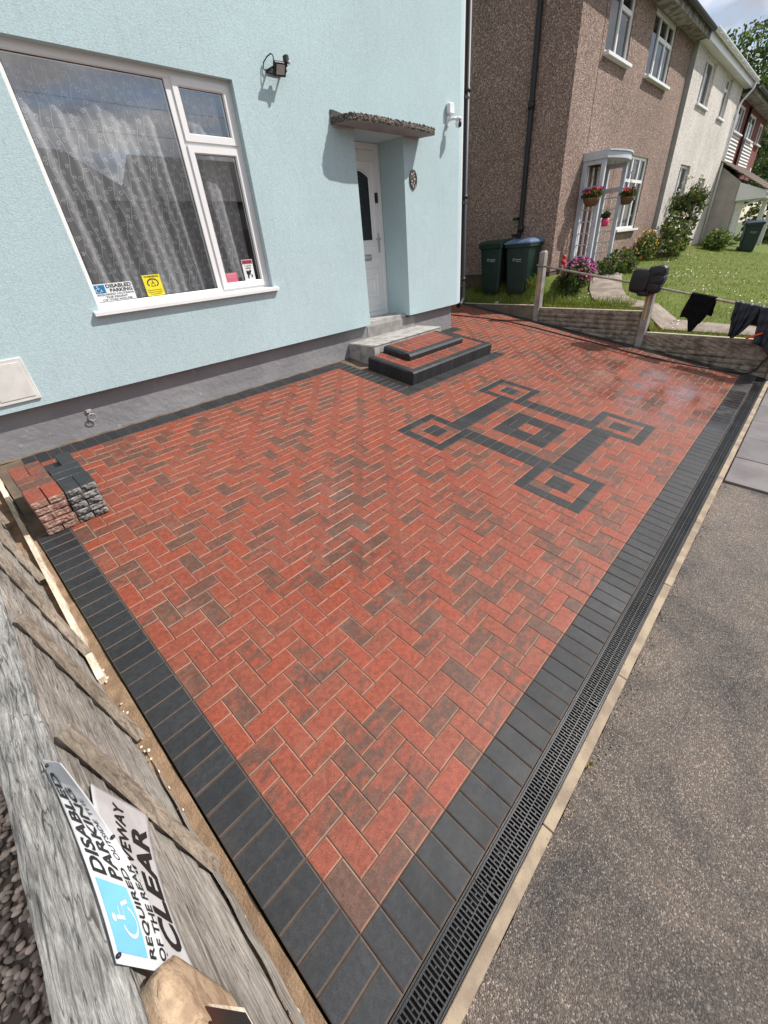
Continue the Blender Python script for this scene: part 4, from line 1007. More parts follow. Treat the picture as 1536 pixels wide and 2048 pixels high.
# garage
ga = thing('garage', 'lean-to garage with grey roughcast side wall and mossy tiled roof beside the white house', 'garage', (24.5, 4, 1.2))
g = MB(); X0g = 22.52
g.poly([(X0g, YN - .1, .8), (X0g, 2.83, .8), (X0g, 2.83, 3.07), (X0g, YN - .1, 3.64)]); g.poly([(X0g, 2.83, .8), (22.75, 2.83, .8), (22.75, 2.83, 3.1), (X0g, 2.83, 3.1)])
g.build('wall', M_GREYR, ga)
g = MB(); g.poly([(24.6, 3.3, .6), (27.6, 3.3, .6), (27.6, 3.3, 3.3), (24.6, 3.3, 3.3)]); g.build('rear_wall', M_GREYR, ga)
g = MB()
for k in range(14): g.cbox(22.75, 24.55, 2.815, 2.84, 1.22 + k * .125, 1.34 + k * .125, .005)
g.build('garage_door', M_WHITE, ga)
g = MB(); g.box(24.62, 24.72, 2.1, 2.25, .7, 2.72); g.build('porch_post', M_WHITE, ga)
g = MB(); g.box(27.4, 27.5, 2.1, 2.25, .6, 2.72); g.build('porch_post', M_WHITE, ga)
g = MB()
for k in range(9): # lapped tiles
    y0 = 1.95 + k * .21; z0_ = 2.74 + k * .13
    g.prism([(22.35, y0, z0_ + .02), (22.35, y0 + .25, z0_ + .15), (22.35, y0 + .25, z0_ + .12), (22.35, y0, z0_ - .01)], (5.6, 0, 0))
g.build('roof', mat('mossy_brown_tiles', (.17, .12, .09), .9, (.09, .07, .05), vs=9, bump=.6, bs=30, bdist=.01), ga)
g = MB(); g.prism([(22.42, 2.0, 2.52), (22.42, 2.0, 2.73), (22.42, 2.83, 3.05), (22.42, 2.83, 2.52)], (.06, 0, 0)); g.box(22.42, 27.9, 1.97, 2.0, 2.52, 2.73); g.box(22.5, 27.9, 2.0, 2.83, 2.51, 2.53)
g.build('fascia', M_WHITE, ga)
g = MB(); gutter(g, 22.4, 27.9, 1.91, 2.70, .055); g.tube([(22.55, 1.91, 2.64), (22.56, 1.98, 2.55), (22.60, 2.7, 2.3), (22.66, 2.79, 2.2), (22.66, 2.79, 1.2)], .034, 8); g.build('gutter', M_WHITE, ga)
# red brick house
def mat_brick():
    m = D.materials.new('red_brickwork'); m.use_nodes = True; n = m.node_tree; p = n.nodes['Principled BSDF']; p.inputs['Roughness'].default_value = .9; N = n.nodes.new; L = n.links.new
    tc = N('ShaderNodeTexCoord'); mp = N('ShaderNodeMapping'); mp.inputs['Rotation'].default_value = (R(90), 0, 0); L(tc.outputs['Object'], mp.inputs[0])
    b_ = N('ShaderNodeTexBrick'); b_.inputs['Scale'].default_value = 1; b_.inputs['Brick Width'].default_value = .225; b_.inputs['Row Height'].default_value = .075; b_.inputs['Mortar Size'].default_value = .006
    b_.inputs['Color1'].default_value = (.24, .05, .03, 1); b_.inputs['Color2'].default_value = (.17, .035, .024, 1); b_.inputs['Mortar'].default_value = (.10, .06, .05, 1)
    L(mp.outputs[0], b_.inputs[0]); L(b_.outputs[0], p.inputs['Base Color']); return m
M_BRICK = mat_brick()
rh = thing('red_brick_house', 'red brick house with white tiled panels under its upper windows, behind the garage', 'house', (26, 8, 1.5))
g = MB(); holed(g, 22.56, 30.3, .6, 5.62, YN, [(23.1, 24.85, 4.66, 5.42, .06), (25.85, 27.7, 4.66, 5.42, .06), (28.75, 29.95, 4.68, 5.38, .06)], .06); g.poly([(30.3, YN, .6), (30.3, 11, .6), (30.3, 11, 5.6), (30.3, YN, 5.6)]); g.build('wall', M_BRICK, rh)
win_(rh, 23.1, 24.85, 4.66, 5.42, YN + .03, (24.3,)); win_(rh, 25.85, 27.7, 4.66, 5.42, YN + .03, (26.8,)); win_(rh, 28.75, 29.95, 4.68, 5.38, YN + .03, (29.3,))
for (a, b_) in ((23.15, 24.8), (26.2, 28.4)):
    g = MB()
    for k in range(10): g.prism([(a, YN - .05, 3.62 + k * .1), (a, YN - .005, 3.72 + k * .1), (a, YN - .002, 3.62 + k * .1)], (b_ - a, 0, 0))
    g.build('tiled_panel', mat('white_hung_tiles', (.72, .70, .67), .6, (.58, .56, .53), vs=12), rh)
g = MB(); g.tube([(25.3, YN - .06, 5.5), (25.3, YN - .06, 3.5)], .05, 8); g.build('downpipe', M_BLACKP, rh)
g = MB(); g.box(22.95, 30.9, 3.32, YN, 5.56, 5.58); g.box(22.95, 30.9, 3.30, 3.32, 5.54, 5.68); g.build('soffit', M_SOFF, rh)
g = MB(); g.prism([(22.93, 3.22, 5.70), (22.93, 7.5, 8.3), (22.93, 11.6, 5.7), (22.93, 11.6, 5.6), (22.93, 7.5, 8.2), (22.93, 3.22, 5.62)], (8.0, 0, 0)); g.build('roof', M_TILE, rh)
g = MB(); gutter(g, 22.93, 30.9, 3.2, 5.68, .055); g.build('gutter', mat('black_gutter', (.025, .028, .028), .5), rh)
g = MB(); g.box(29.0, 29.25, YN - .12, YN, 3.6, 3.85); g.build('alarm_box', M_WHITE, rh)
# porch of the brown house
po_ = thing('trellis_porch', 'pale grey timber trellis porch with a curved flat roof on the brown house', 'porch', (10.8, 3.4, 1.2))
M_PORCH = mat('pale_grey_gloss_paint', (.52, .55, .60), .45)
PF = 3.27
def trellis(x):
    f = MB(); z0, z1 = 1.22, 3.14
    f.box(x - .035, x + .035, PF, PF + .075, z0, z1); f.box(x - .035, x + .035, YN - .085, YN - .005, z0, z1)
    f.box(x - .03, x + .03, PF + .075, YN - .085, z1 - .07, z1); f.box(x - .03, x + .03, PF + .075, YN - .085, 2.66, 2.74)
    f.build('trellis_frame', M_PORCH, po_)
    f = MB(); ym = (PF + YN) / 2 - .005; f.box(x - .009, x + .009, ym - .008, ym + .008, z0, 2.66)
    for k in range(7):
        z = 1.36 + k * .2; f.box(x - .012, x + .012, PF + .075, ym - .009, z, z + .018); f.box(x - .012, x + .012, ym + .009, YN - .085, z, z + .018)
    f.build('trellis_bars', M_PORCH, po_)
trellis(10.2); trellis(11.42)
g = MB(); cp = [(10.14, YN - .003)] + [(10.14 + 1.34 * k / 12, PF - .03 - .14 * math.sin(math.pi * k / 12)) for k in range(13)] + [(11.48, YN - .003)]
g.prism([(x, y, 3.14) for x, y in cp], (0, 0, .10)); cp2 = [(x + (0 if k in (0, len(cp) - 1) else 0), y - (.025 if 0 < k < len(cp) - 1 else 0)) for k, (x, y) in enumerate(cp)]; g.prism([(x, y, 3.24) for x, y in cp2], (0, 0, .025))
g.build('porch_roof', M_PORCH, po_)
# wheelie bins
def wheelie(label, lidm, loc, rz, group=None):
    t = thing('wheelie_bin', label, 'wheelie bin', (0, 0, 0), group)
    M_BIN = mat('dark_green_bin_plastic', (.006, .024, .017), .42, (.008, .030, .022), vs=5)
    g = MB()
    def ring(hw, d0, d1, z, r=.05):
        q = []
        for (cx, cy, a0) in ((hw - r, d1 - r, 0), (-hw + r, d1 - r, 90), (-hw + r, d0 + r, 180), (hw - r, d0 + r, 270)):
            for k in range(5): a = R(a0 + 22.5 * k); q.append((cx + r * math.cos(a), cy + r * math.sin(a), z))
        return q
    rows_ = [ring(.20, -.20, .21, .02), ring(.21, -.215, .22, .10), ring(.255, -.255, .265, .82), ring(.262, -.262, .270, .84), ring(.285, -.285, .285, .845), ring(.285, -.285, .285, .90)]
    b = len(g.v)
    for r_ in rows_: g.v += r_
    for k in range(5):
        for i in range(20): g.face((b + k * 20 + i, b + k * 20 + (i + 1) % 20, b + (k + 1) * 20 + (i + 1) % 20, b + (k + 1) * 20 + i))
    g.face([b + i for i in range(20)][::-1])
    g.build('body', M_BIN, t)
    g = MB(); rows_ = [ring(.295, -.30, .29, .902, .05), ring(.295, -.30, .29, .925, .05), ring(.27, -.25, .285, .955, .06), ring(.22, -.12, .27, .985, .07)]
    b = len(g.v)
    for r_ in rows_: g.v += r_
    for k in range(3):
        for i in range(20): g.face((b + k * 20 + i, b + k * 20 + (i + 1) % 20, b + (k + 1) * 20 + (i + 1) % 20, b + (k + 1) * 20 + i))
    g.face([b + 60 + i for i in range(20)]); g.face([b + i for i in range(20)][::-1]); g.build('lid', lidm, t)
    for s_ in (-1, 1):
        g = MB(); g.tube([(s_ * .20, .25, .10), (s_ * .255, .25, .10)], .10, 16); g.build('wheel', M_BLACKP, t)
    g = MB(); g.tube([(-.22, .30, .90), (-.22, .335, .93), (.22, .335, .93), (.22, .30, .90)], .014, 8); g.build('handle', M_BIN, t)
    g = MB(); g.tube([(-.052 + .022 * math.cos(a * .5236), -.2515, .635 + .022 * math.sin(a * .5236)) for a in range(12)] + [(-.03, -.2515, .635)], .0035, 5)
    lg = g.build('emblem', mat('bin_print_white', (.55, .58, .57), .6), t)
    g = MB()
    for k in range(5): g.box(-.012 + k * .026, .006 + k * .026, -.2525, -.2495, .628, .642)
    g.box(0.0, .11, -.2505, -.2475, .600, .606); g.build('print', mat('bin_print_white', (.55, .58, .57), .6), t)
    t.location = loc; t.rotation_euler = (0, 0, rz); t.scale = (1, 1, 1)
    return t
M_LIDB = mat('blue_grey_lid', (.10, .16, .27), .3)
wheelie('green wheelie bin with a blue lid, by the brown house wall', M_LIDB, (8.985, 4.185, 1.0), R(-94))
wheelie('all dark green wheelie bin next to the blue-lidded one', mat('dark_green_lid', (.012, .035, .026), .35), (9.0, 4.80, 1.02), R(-90))
wheelie('green wheelie bin with a dark blue lid, alone outside the garage', mat('navy_lid', (.03, .055, .09), .4), (22.2, 2.0, .88), R(-75))
# ------------------------------------------------------------------ text helper
def text_tris(s, bold=.0, fnt_scale=1.0):
    cu_ = D.curves.new('t', 'FONT'); cu_.body = s; cu_.size = 1; cu_.offset = bold; cu_.resolution_u = 3
    o = D.objects.new('t', cu_); COL.objects.link(o)
    me = D.meshes.new_from_object(o.evaluated_get(bpy.context.evaluated_depsgraph_get()))
    v = [tuple(q.co) for q in me.vertices]; f = [tuple(p.vertices) for p in me.polygons]
    D.objects.remove(o); D.curves.remove(cu_); D.meshes.remove(me)
    return v, f
def put_text(mb, s, fn, u0, u1, v0, v1, mi=0, bold=.02):
    """lay the string s over the (u, v) rectangle of surface fn"""
    v, f = text_tris(s, bold)
    if not v: return
    ax, bx = min(q[0] for q in v), max(q[0] for q in v); ay, by = min(q[1] for q in v), max(q[1] for q in v)
    b = len(mb.v)
    mb.v += [tuple(fn(u0 + (q[0] - ax) / (bx - ax) * (u1 - u0), v0 + (q[1] - ay) / (by - ay) * (v1 - v0))) for q in v]
    for p in f: mb.face([b + i for i in p], mi)
def strip(mb, pts, w_, fn, mi=0):
    """flat ribbon along uv points on surface fn (uv in metres-like units)"""
    n_ = len(pts); b = len(mb.v)
    for i in range(n_):
        a = pts[max(i - 1, 0)]; c_ = pts[min(i + 1, n_ - 1)]; dx, dy = c_[0] - a[0], c_[1] - a[1]; l = math.hypot(dx, dy) or 1e-9
        for s_ in (-1, 1): mb.v.append(tuple(fn(pts[i][0] - dy / l * w_ / 2 * s_, pts[i][1] + dx / l * w_ / 2 * s_)))
    for i in range(n_ - 1): mb.face((b + 2 * i, b + 2 * i + 1, b + 2 * i + 3, b + 2 * i + 2), mi)
def wheelchair(mb, fn, u0, v0, s_, sy=1.0, mi=0):
    """international access symbol, lower left at u0, v0, size s_"""
    F_ = lambda u, v: fn(u, v)
    P = lambda x, y: (u0 + x * s_, v0 + y * s_ * sy)
    head = [P(.40 + .085 * math.cos(a * .5236), .90 + .085 * math.sin(a * .5236)) for a in range(12)]
    b = len(mb.v); mb.v += [tuple(F_(*q)) for q in head]; mb.face(range(b, b + 12), mi)
    strip(mb, [P(.42, .78), P(.45, .45), P(.72, .45), P(.84, .14), P(.94, .18)], .085 * s_, F_, mi)
    strip(mb, [P(.44, .63), P(.66, .63)], .07 * s_, F_, mi)
    strip(mb, [P(.36 + .0 + .30 * math.cos(R(a)) + .05, .31 + .30 * math.sin(R(a))) for a in range(115, 355, 15)], .075 * s_, F_, mi)

# ------------------------------------------------------------------ net curtain
def fold(x):
    return .022 * math.sin(x * 21 + 1.4 * math.sin(x * 5.3)) + .007 * math.sin(x * 61 + 2) + .010 * math.sin(x * 9.7 + 1)
def curt(x, z):
    a = (3.5 - z) / 1.75                # folds drift and loosen towards the hem
    xx = x + .02 * a * math.sin(x * 7)
    return (xx, 4.482 + .9 * fold(x - .10 * a) * (.75 + .35 * a), z)
M_NET = D.materials.new('sheer_net'); M_NET.use_nodes = True
def sheer(m, col, opac, ridge=True):
    n = m.node_tree; n.nodes.clear(); N = n.nodes.new; L = n.links.new
    o = N('ShaderNodeOutputMaterial'); t = N('ShaderNodeBsdfTransparent'); d = N('ShaderNodeBsdfDiffuse'); d.inputs[0].default_value = (*col, 1)
    tr_ = N('ShaderNodeBsdfTranslucent'); tr_.inputs[0].default_value = (*col, 1); a = N('ShaderNodeMixShader'); a.inputs[0].default_value = .3; L(d.outputs[0], a.inputs[1]); L(tr_.outputs[0], a.inputs[2])
    mx = N('ShaderNodeMixShader'); lw_ = N('ShaderNodeLayerWeight'); lw_.inputs[0].default_value = .35
    r = N('ShaderNodeMapRange'); r.inputs['To Min'].default_value = opac; r.inputs['To Max'].default_value = min(1, opac + .6); L(lw_.outputs['Facing'], r.inputs[0]); L(r.outputs[0], mx.inputs[0])
    L(t.outputs[0], mx.inputs[1]); L(a.outputs[0], mx.inputs[2]); L(mx.outputs[0], o.inputs[0])
sheer(M_NET, (.84, .84, .86), .35)
M_EMB = D.materials.new('white_embroidery'); M_EMB.use_nodes = True; sheer(M_EMB, (.92, .92, .93), .75)
cur = thing('net_curtain', 'white sheer net curtain with swirling embroidery behind the big front window', 'curtain', (2, 4.53, 1.76))
g = MB(); g.grid(lambda u, v: curt(.9 + u * 1.95, 1.77 + v * 1.78), 420, 8); g.build('net', M_NET, cur)
g = MB(); rn = random.Random(4)
CF = lambda u, v: (lambda q: (q[0], q[1] - .003, q[2]))(curt(u, v))
x = .93; ci = 0
while x < 2.83:
    ph0 = rn.uniform(0, 6.28); st = [(x + .016 * math.sin(z_ * 21 + ph0), z_) for z_ in [1.78 + k * .02 for k in range(88)]]
    strip(g, st, .0035, CF)
    z_ = 1.80 + rn.uniform(0, .06); sd = 1
    while z_ < 3.5:
        cx = x + .016 * math.sin(z_ * 21 + ph0); r0 = rn.uniform(.014, .021); sp_pts = []
        for k in range(13):
            an = k * .62; rr_ = r0 * (1 - k / 15); sp_pts.append((cx + sd * (r0 + .006) - sd * rr_ * math.cos(an), z_ + rr_ * math.sin(an)))
        strip(g, sp_pts, .0042, CF); z_ += rn.uniform(.055, .075); sd = -sd
    x += .072; ci += 1
g.build('embroidery', M_EMB, cur)
# ------------------------------------------------------------------ window stickers and cards (inside the glass)
YS = fy + .016
M_CARDW = mat('white_card', (.72, .73, .74), .5); M_INK = mat('black_ink', (.012, .012, .012), .6); M_BLUEI = mat('blue_symbol_field', (.01, .16, .36), .5)
M_YELC = mat('yellow_card', (.78, .66, .03), .5); M_PINK = mat('pink_card', (.62, .13, .20), .5)
def card(name, x0, x1, z0, z1, tl, m, label, cat, y=YS):
    """card leaning by tl; returns thing and the surface function in 0..1"""
    t = thing(name, label, cat, ((x0 + x1) / 2, y, z0))
    fn0 = lambda off: (lambda u, v: (x0 + (x1 - x0) * u + tl * v, y - off, z0 + (z1 - z0) * v + .0))
    g = MB(); q = [fn0(0)(0, 0), fn0(0)(1, 0), fn0(0)(1, 1), fn0(0)(0, 1)]; g.prism(q, (0, .0012, 0)); g.build('card', m, t)
    return t, fn0
t, fn = card('parking_sign', 1.115, 1.475, 1.80, 1.945, 0.0, M_CARDW, 'white DISABLED PARKING card with a blue wheelchair symbol in the window corner', 'sign')
g = MB(); g.poly([fn(.0008)(.02, .48), fn(.0008)(.32, .48), fn(.0008)(.32, .94), fn(.0008)(.02, .94)]); g.build('symbol_field', M_BLUEI, t)
g = MB(); wheelchair(g, lambda u, v: fn(.0016)(u, v), .07, .52, .20, 1.9); g.build('wheelchair_symbol', M_CARDW, t)
g = MB(); f_ = fn(.0012)
put_text(g, 'DISABLED', f_, .35, .97, .74, .95, 0, .03); put_text(g, 'PARKING', f_, .42, .97, .50, .70, 0, .03)
put_text(g, 'REQUIRED OUTSIDE', f_, .04, .98, .33, .44, 0, .01); put_text(g, 'THE FRONT', f_, .27, .80, .18, .29, 0, .01); put_text(g, 'OF THIS HOUSE', f_, .17, .90, .03, .14, 0, .01)
g.build('lettering', M_INK, t)
t, fn = card('warning_card', 1.585, 1.755, 1.80, 1.98, 0.0, M_YELC, 'yellow WARNING card standing at the bottom of the big window pane', 'sign')
g = MB(); f_ = fn(.0012); put_text(g, 'WARNING', f_, .08, .92, .87, .96, 0, .02)
strip(g, [(.5 + .30 * math.cos(R(a)), .61 + .19 * math.sin(R(a))) for a in range(-50, 235, 15)], .06, f_)
strip(g, [(.5, .74), (.5, .55)], .035, f_); strip(g, [(.36, .46), (.64, .46)], .03, f_); strip(g, [(.38, .47), (.44, .62), (.56, .62), (.62, .47)], .02, f_)
put_text(g, 'Private Parking', f_, .10, .90, .24, .30); put_text(g, 'Wheel Clamping', f_, .08, .92, .14, .20); put_text(g, 'In operation', f_, .2, .8, .05, .11)
g.build('lettering', M_INK, t)
YS2 = fy + .011
t, fn = card('pink_notice', 2.46, 2.60, 1.835, 1.925, 0, M_PINK, 'small plain pink notice at the foot of the narrow side window', 'notice', YS2)
g = MB(); f_ = fn(.0012); put_text(g, 'PLEASE', f_, .1, .9, .78, .9); strip(g, [(.1, .62), (.9, .62)], .02, f_); strip(g, [(.1, .5), (.85, .5)], .02, f_); g.build('lettering', mat('pale_pink_ink', (.8, .5, .55), .5), t)
t, fn = card('beware_card', 2.69, 2.825, 1.83, 2.035, 0, M_CARDW, 'white BEWARE card with a red top band and a dog drawing, in the side window', 'sign', YS2)
g = MB(); g.poly([fn(.0006)(.03, .79), fn(.0006)(.97, .79), fn(.0006)(.97, .98), fn(.0006)(.03, .98)]); g.build('red_band', mat('dull_red_band', (.5, .06, .10), .5), t)
g = MB(); f_ = fn(.0012); put_text(g, 'BEWARE', f_, .07, .93, .83, .94, 0, .02); put_text(g, 'I LIVE', f_, .2, .8, .67, .74); put_text(g, 'HERE', f_, .25, .75, .56, .63)
for (cx, cz, rx, rz) in ((.45, .36, .2, .13), (.62, .45, .10, .08), (.38, .2, .08, .12), (.72, .22, .07, .09), (.3, .42, .06, .1)):
    b = len(g.v); g.v += [tuple(f_(cx + rx * math.cos(a * .6283), cz + rz * math.sin(a * .6283) * (1 if a % 2 else .72))) for a in range(10)]; g.face(range(b, b + 10))
g.build('lettering', M_INK, t)

# ------------------------------------------------------------------ things fixed to the wall
fl_ = thing('floodlight', 'small black floodlight with a motion sensor, high on the blue wall', 'floodlight', (3.47, 4.22, 3.55))
g = MB(); tl = Matrix.Translation((3.49, 4.19, 3.60)) @ Matrix.Scale(.88, 4) @ Matrix.Rotation(R(30), 4, 'X') @ Matrix.Rotation(R(-4), 4, 'Y')
g.cbox(-.082, .082, -.018, .022, -.062, .062, .008, 0, tl)
for k in range(5): g.box(-.07, .07, .022, .034, -.05 + k * .024, -.044 + k * .024, 0, tl)
g.build('housing', M_BLACKP, fl_)
g = MB(); g.poly([tl @ Vector(q) for q in ((-.055, -.0192, -.042), (.055, -.0192, -.042), (.055, -.0192, .042), (-.055, -.0192, .042))]); g.build('lens', mat('milky_lens', (.42, .41, .40), .25), fl_)
g = MB(); g.cbox(3.40, 3.58, 4.285, 4.299, 3.585, 3.615, .003); g.box(3.405, 3.413, 4.19, 4.29, 3.59, 3.61); g.box(3.572, 3.580, 4.19, 4.29, 3.59, 3.61); g.build('bracket', M_BLACKP, fl_)
g = MB(); g.cbox(3.545, 3.585, 4.135, 4.19, 3.64, 3.70, .005); g.box(3.556, 3.572, 4.16, 4.19, 3.62, 3.65); g.build('sensor', M_BLACKP, fl_)
g = MB(); g.ball((3.577, 4.138, 3.645), .016, 0, 2); g.build('sensor_eye', mat('sensor_dome', (.45, .45, .42), .3), fl_)
g = MB(); g.tube([(3.44, 4.20, 3.655), (3.44, 4.20, 3.69), (3.43, 4.22, 3.705), (3.40, 4.25, 3.685), (3.375, 4.285, 3.65), (3.372, 4.292, 3.625), (3.37, 4.285, 3.60), (3.40, 4.27, 3.60)], .0055, 8); g.build('lead', M_BLACKP, fl_)
sc_ = thing('security_camera', 'white domed security camera with a junction box, right of the door canopy', 'security camera', (6.58, 4.2, 3.45))
M_CW = mat('white_camera_plastic', (.82, .82, .82), .3)
g = MB(); g.cbox(6.455, 6.585, 4.235, 4.299, 3.575, 3.70, .014); g.build('junction_box', M_CW, sc_)
g = MB(); g.cbox(6.465, 6.505, 4.27, 4.299, 3.445, 3.565, .006); g.tube([(6.485, 4.285, 3.52), (6.50, 4.22, 3.52), (6.55, 4.165, 3.525)], .018, 10); g.build('arm', M_CW, sc_)
g = MB(); g.tube([(6.56, 4.155, 3.50), (6.56, 4.155, 3.525), (6.56, 4.155, 3.535)], [.047, .046, .030], 20); g.build('cap', M_CW, sc_)
g = MB(); g.ball((6.56, 4.155, 3.462), (.045, .045, .048), 0, 3); hdq = g.build('camera_head', M_CW, sc_)
g = MB(); bm = bmesh.new(); bmesh.ops.create_icosphere(bm, subdivisions=3, radius=1)
for v in bm.verts: v.co = Vector((6.553 + v.co.x * .027, 4.124 + v.co.y * .026, 3.455 + v.co.z * .040))
g.addbm(bm, 0, None, None, True); g.build('lens_face', M_BLACKP, hdq)
hp = thing('house_plaque', 'oval black house plaque with pale flowers beside the front door', 'plaque', (5.66, 4.29, 2.71))
ov = lambda r_: [(5.662 + .080 * r_ * math.cos(a * .2618), 4.299, 2.818 + .112 * r_ * math.sin(a * .2618)) for a in range(24)]
g = MB(); g.prism(ov(1), (0, -.014, 0)); g.build('oval_board', mat('black_gloss_enamel', (.012, .012, .012), .25), hp)
g = MB(); q = ov(.9); g.tube([(a[0], 4.284, a[2]) for a in q] + [(q[0][0], 4.284, q[0][2])], .003, 5); g.build('rim_line', mat('rim_silver', (.4, .38, .35), .4), hp)
g = MB(); rn = random.Random(11)
for k in range(16):
    an = rn.uniform(-1, 1); cx = 5.655 + .03 * math.sin(k * 1.7) + .01 * an; cz = 2.74 + .010 * k
    b = len(g.v); rr_ = rn.uniform(.007, .014); g.v += [(cx + rr_ * math.cos(a * 1.047) * (1 if a % 2 else .6), 4.2845, cz + rr_ * math.sin(a * 1.047)) for a in range(6)]; g.face(range(b, b + 6), 0)
g.build('flower_painting', mat('cream_flower_paint', (.55, .47, .40), .5), hp)
rg_ = thing('wall_ring', 'small rusty white iron tethering ring on the grey plinth', 'ring', (.665, 4.37, .84))
g = MB(); g.cbox(.64, .69, 4.372, 4.391, .895, .925, .003); g.tube([(.665, 4.38, .90), (.665, 4.35, .885), (.665, 4.352, .87), (.665, 4.375, .865)], .006, 8); g.build('staple', mat('galvanised_iron', (.45, .44, .43), .5, (.25, .2, .17), vs=60), rg_)
g = MB(); g.tube([(.668 + .034 * math.cos(a * .3307), 4.352 - .004 * math.sin(a * .33), .852 + .034 * math.sin(a * .3307)) for a in range(20)], .0055, 8); g.build('ring', mat('galvanised_iron', (.45, .44, .43), .5, (.25, .2, .17), vs=60), rg_)

# ------------------------------------------------------------------ stacked spare blocks
M_REDS = M_RED; M_DARKS = M_DARK
def mat_split(name, a, b_):
    return mat(name, a, .85, b_, vs=26, vr=(.42, .58), bump=1.0, bs=50, bdist=.012)
M_SPR = mat_split('split_red_face', (.47, .32, .26), (.30, .17, .13)); M_SPD = mat_split('split_charcoal_face', (.055, .055, .055), (.30, .29, .28))
def sblock(name, s0, s1, t0, t1, h0, h1, m, mf, label, group):
    """one block on the paving plane with a rough split face towards the street"""
    g = MB(); jx = random.uniform(-.004, .004); jt = random.uniform(-.005, .004); s0 += .001 + jx; s1 += -.001 + jx; t0 += .001 + jt; t1 += -.001 + jt; c_ = .0035; col = rc()
    g.cbox(s0, s1, t0 + .004, t1, h0 + .0008, h1, c_, 0, GM, col)
    a_ = random.uniform(0, 9)
    def f(u, v):
        e = min(u, 1 - u, v, 1 - v); off = .0 if e < .01 else random.uniform(.001, .008) + .003 * math.sin(u * 9 + a_)
        return G(s0 + .002 + (s1 - s0 - .004) * u, t0 + .003 - off, h0 + .003 + (h1 - h0 - .006) * v)
    g.grid(f, max(3, int((s1 - s0) / .014)), 5, 1, False, col)
    org = G((s0 + s1) / 2, (t0 + t1) / 2, h0)
    return g.build(name, [m, mf], loc=tuple(org), label=label, category='paving block', group=group)
LH = .0575
lay_names = ['bottom layer', 'second layer up', 'third layer up', 'fourth layer up', 'top layer']
for (sx, colr, m, mf, grp) in ((-.131, 'red', M_RED, M_SPR, 'spare red blocks stacked by the wall'), (.072, 'charcoal', M_DARK, M_SPD, 'spare charcoal blocks stacked by the wall')):
    for L_ in range(5):
        h0 = .003 + L_ * LH; h1 = h0 + LH - .0012; T_ = 3.048 + random.uniform(-.004, .004)
        ox = sx + random.uniform(-.004, .004) * (L_ > 0)
        lay = [('front left', 0, .1, 0, .2), ('front right', .1, .2, 0, .2), ('first crosswise', 0, .2, .2, .3), ('second crosswise', 0, .2, .3, .4), ('rear left', 0, .1, .4, .6), ('rear right', .1, .2, .4, .6)] if (L_ % 2 == 0) else \
              [('front crosswise', 0, .2, 0, .1), ('middle left', 0, .1, .1, .3), ('middle right', .1, .2, .1, .3), ('rear left', 0, .1, .3, .5), ('rear right', .1, .2, .3, .5), ('rear crosswise', 0, .2, .5, .6)]
        for (nm, a, b_, c_, e) in lay:
            if colr == 'charcoal' and L_ == 4 and nm == 'rear left': continue
            sblock('loose_block', ox + a, ox + b_, T_ + c_, T_ + e, h0, h1, m, mf, '%s paving block, %s of the %s of the %s stack' % (colr, nm, lay_names[L_], colr), grp)
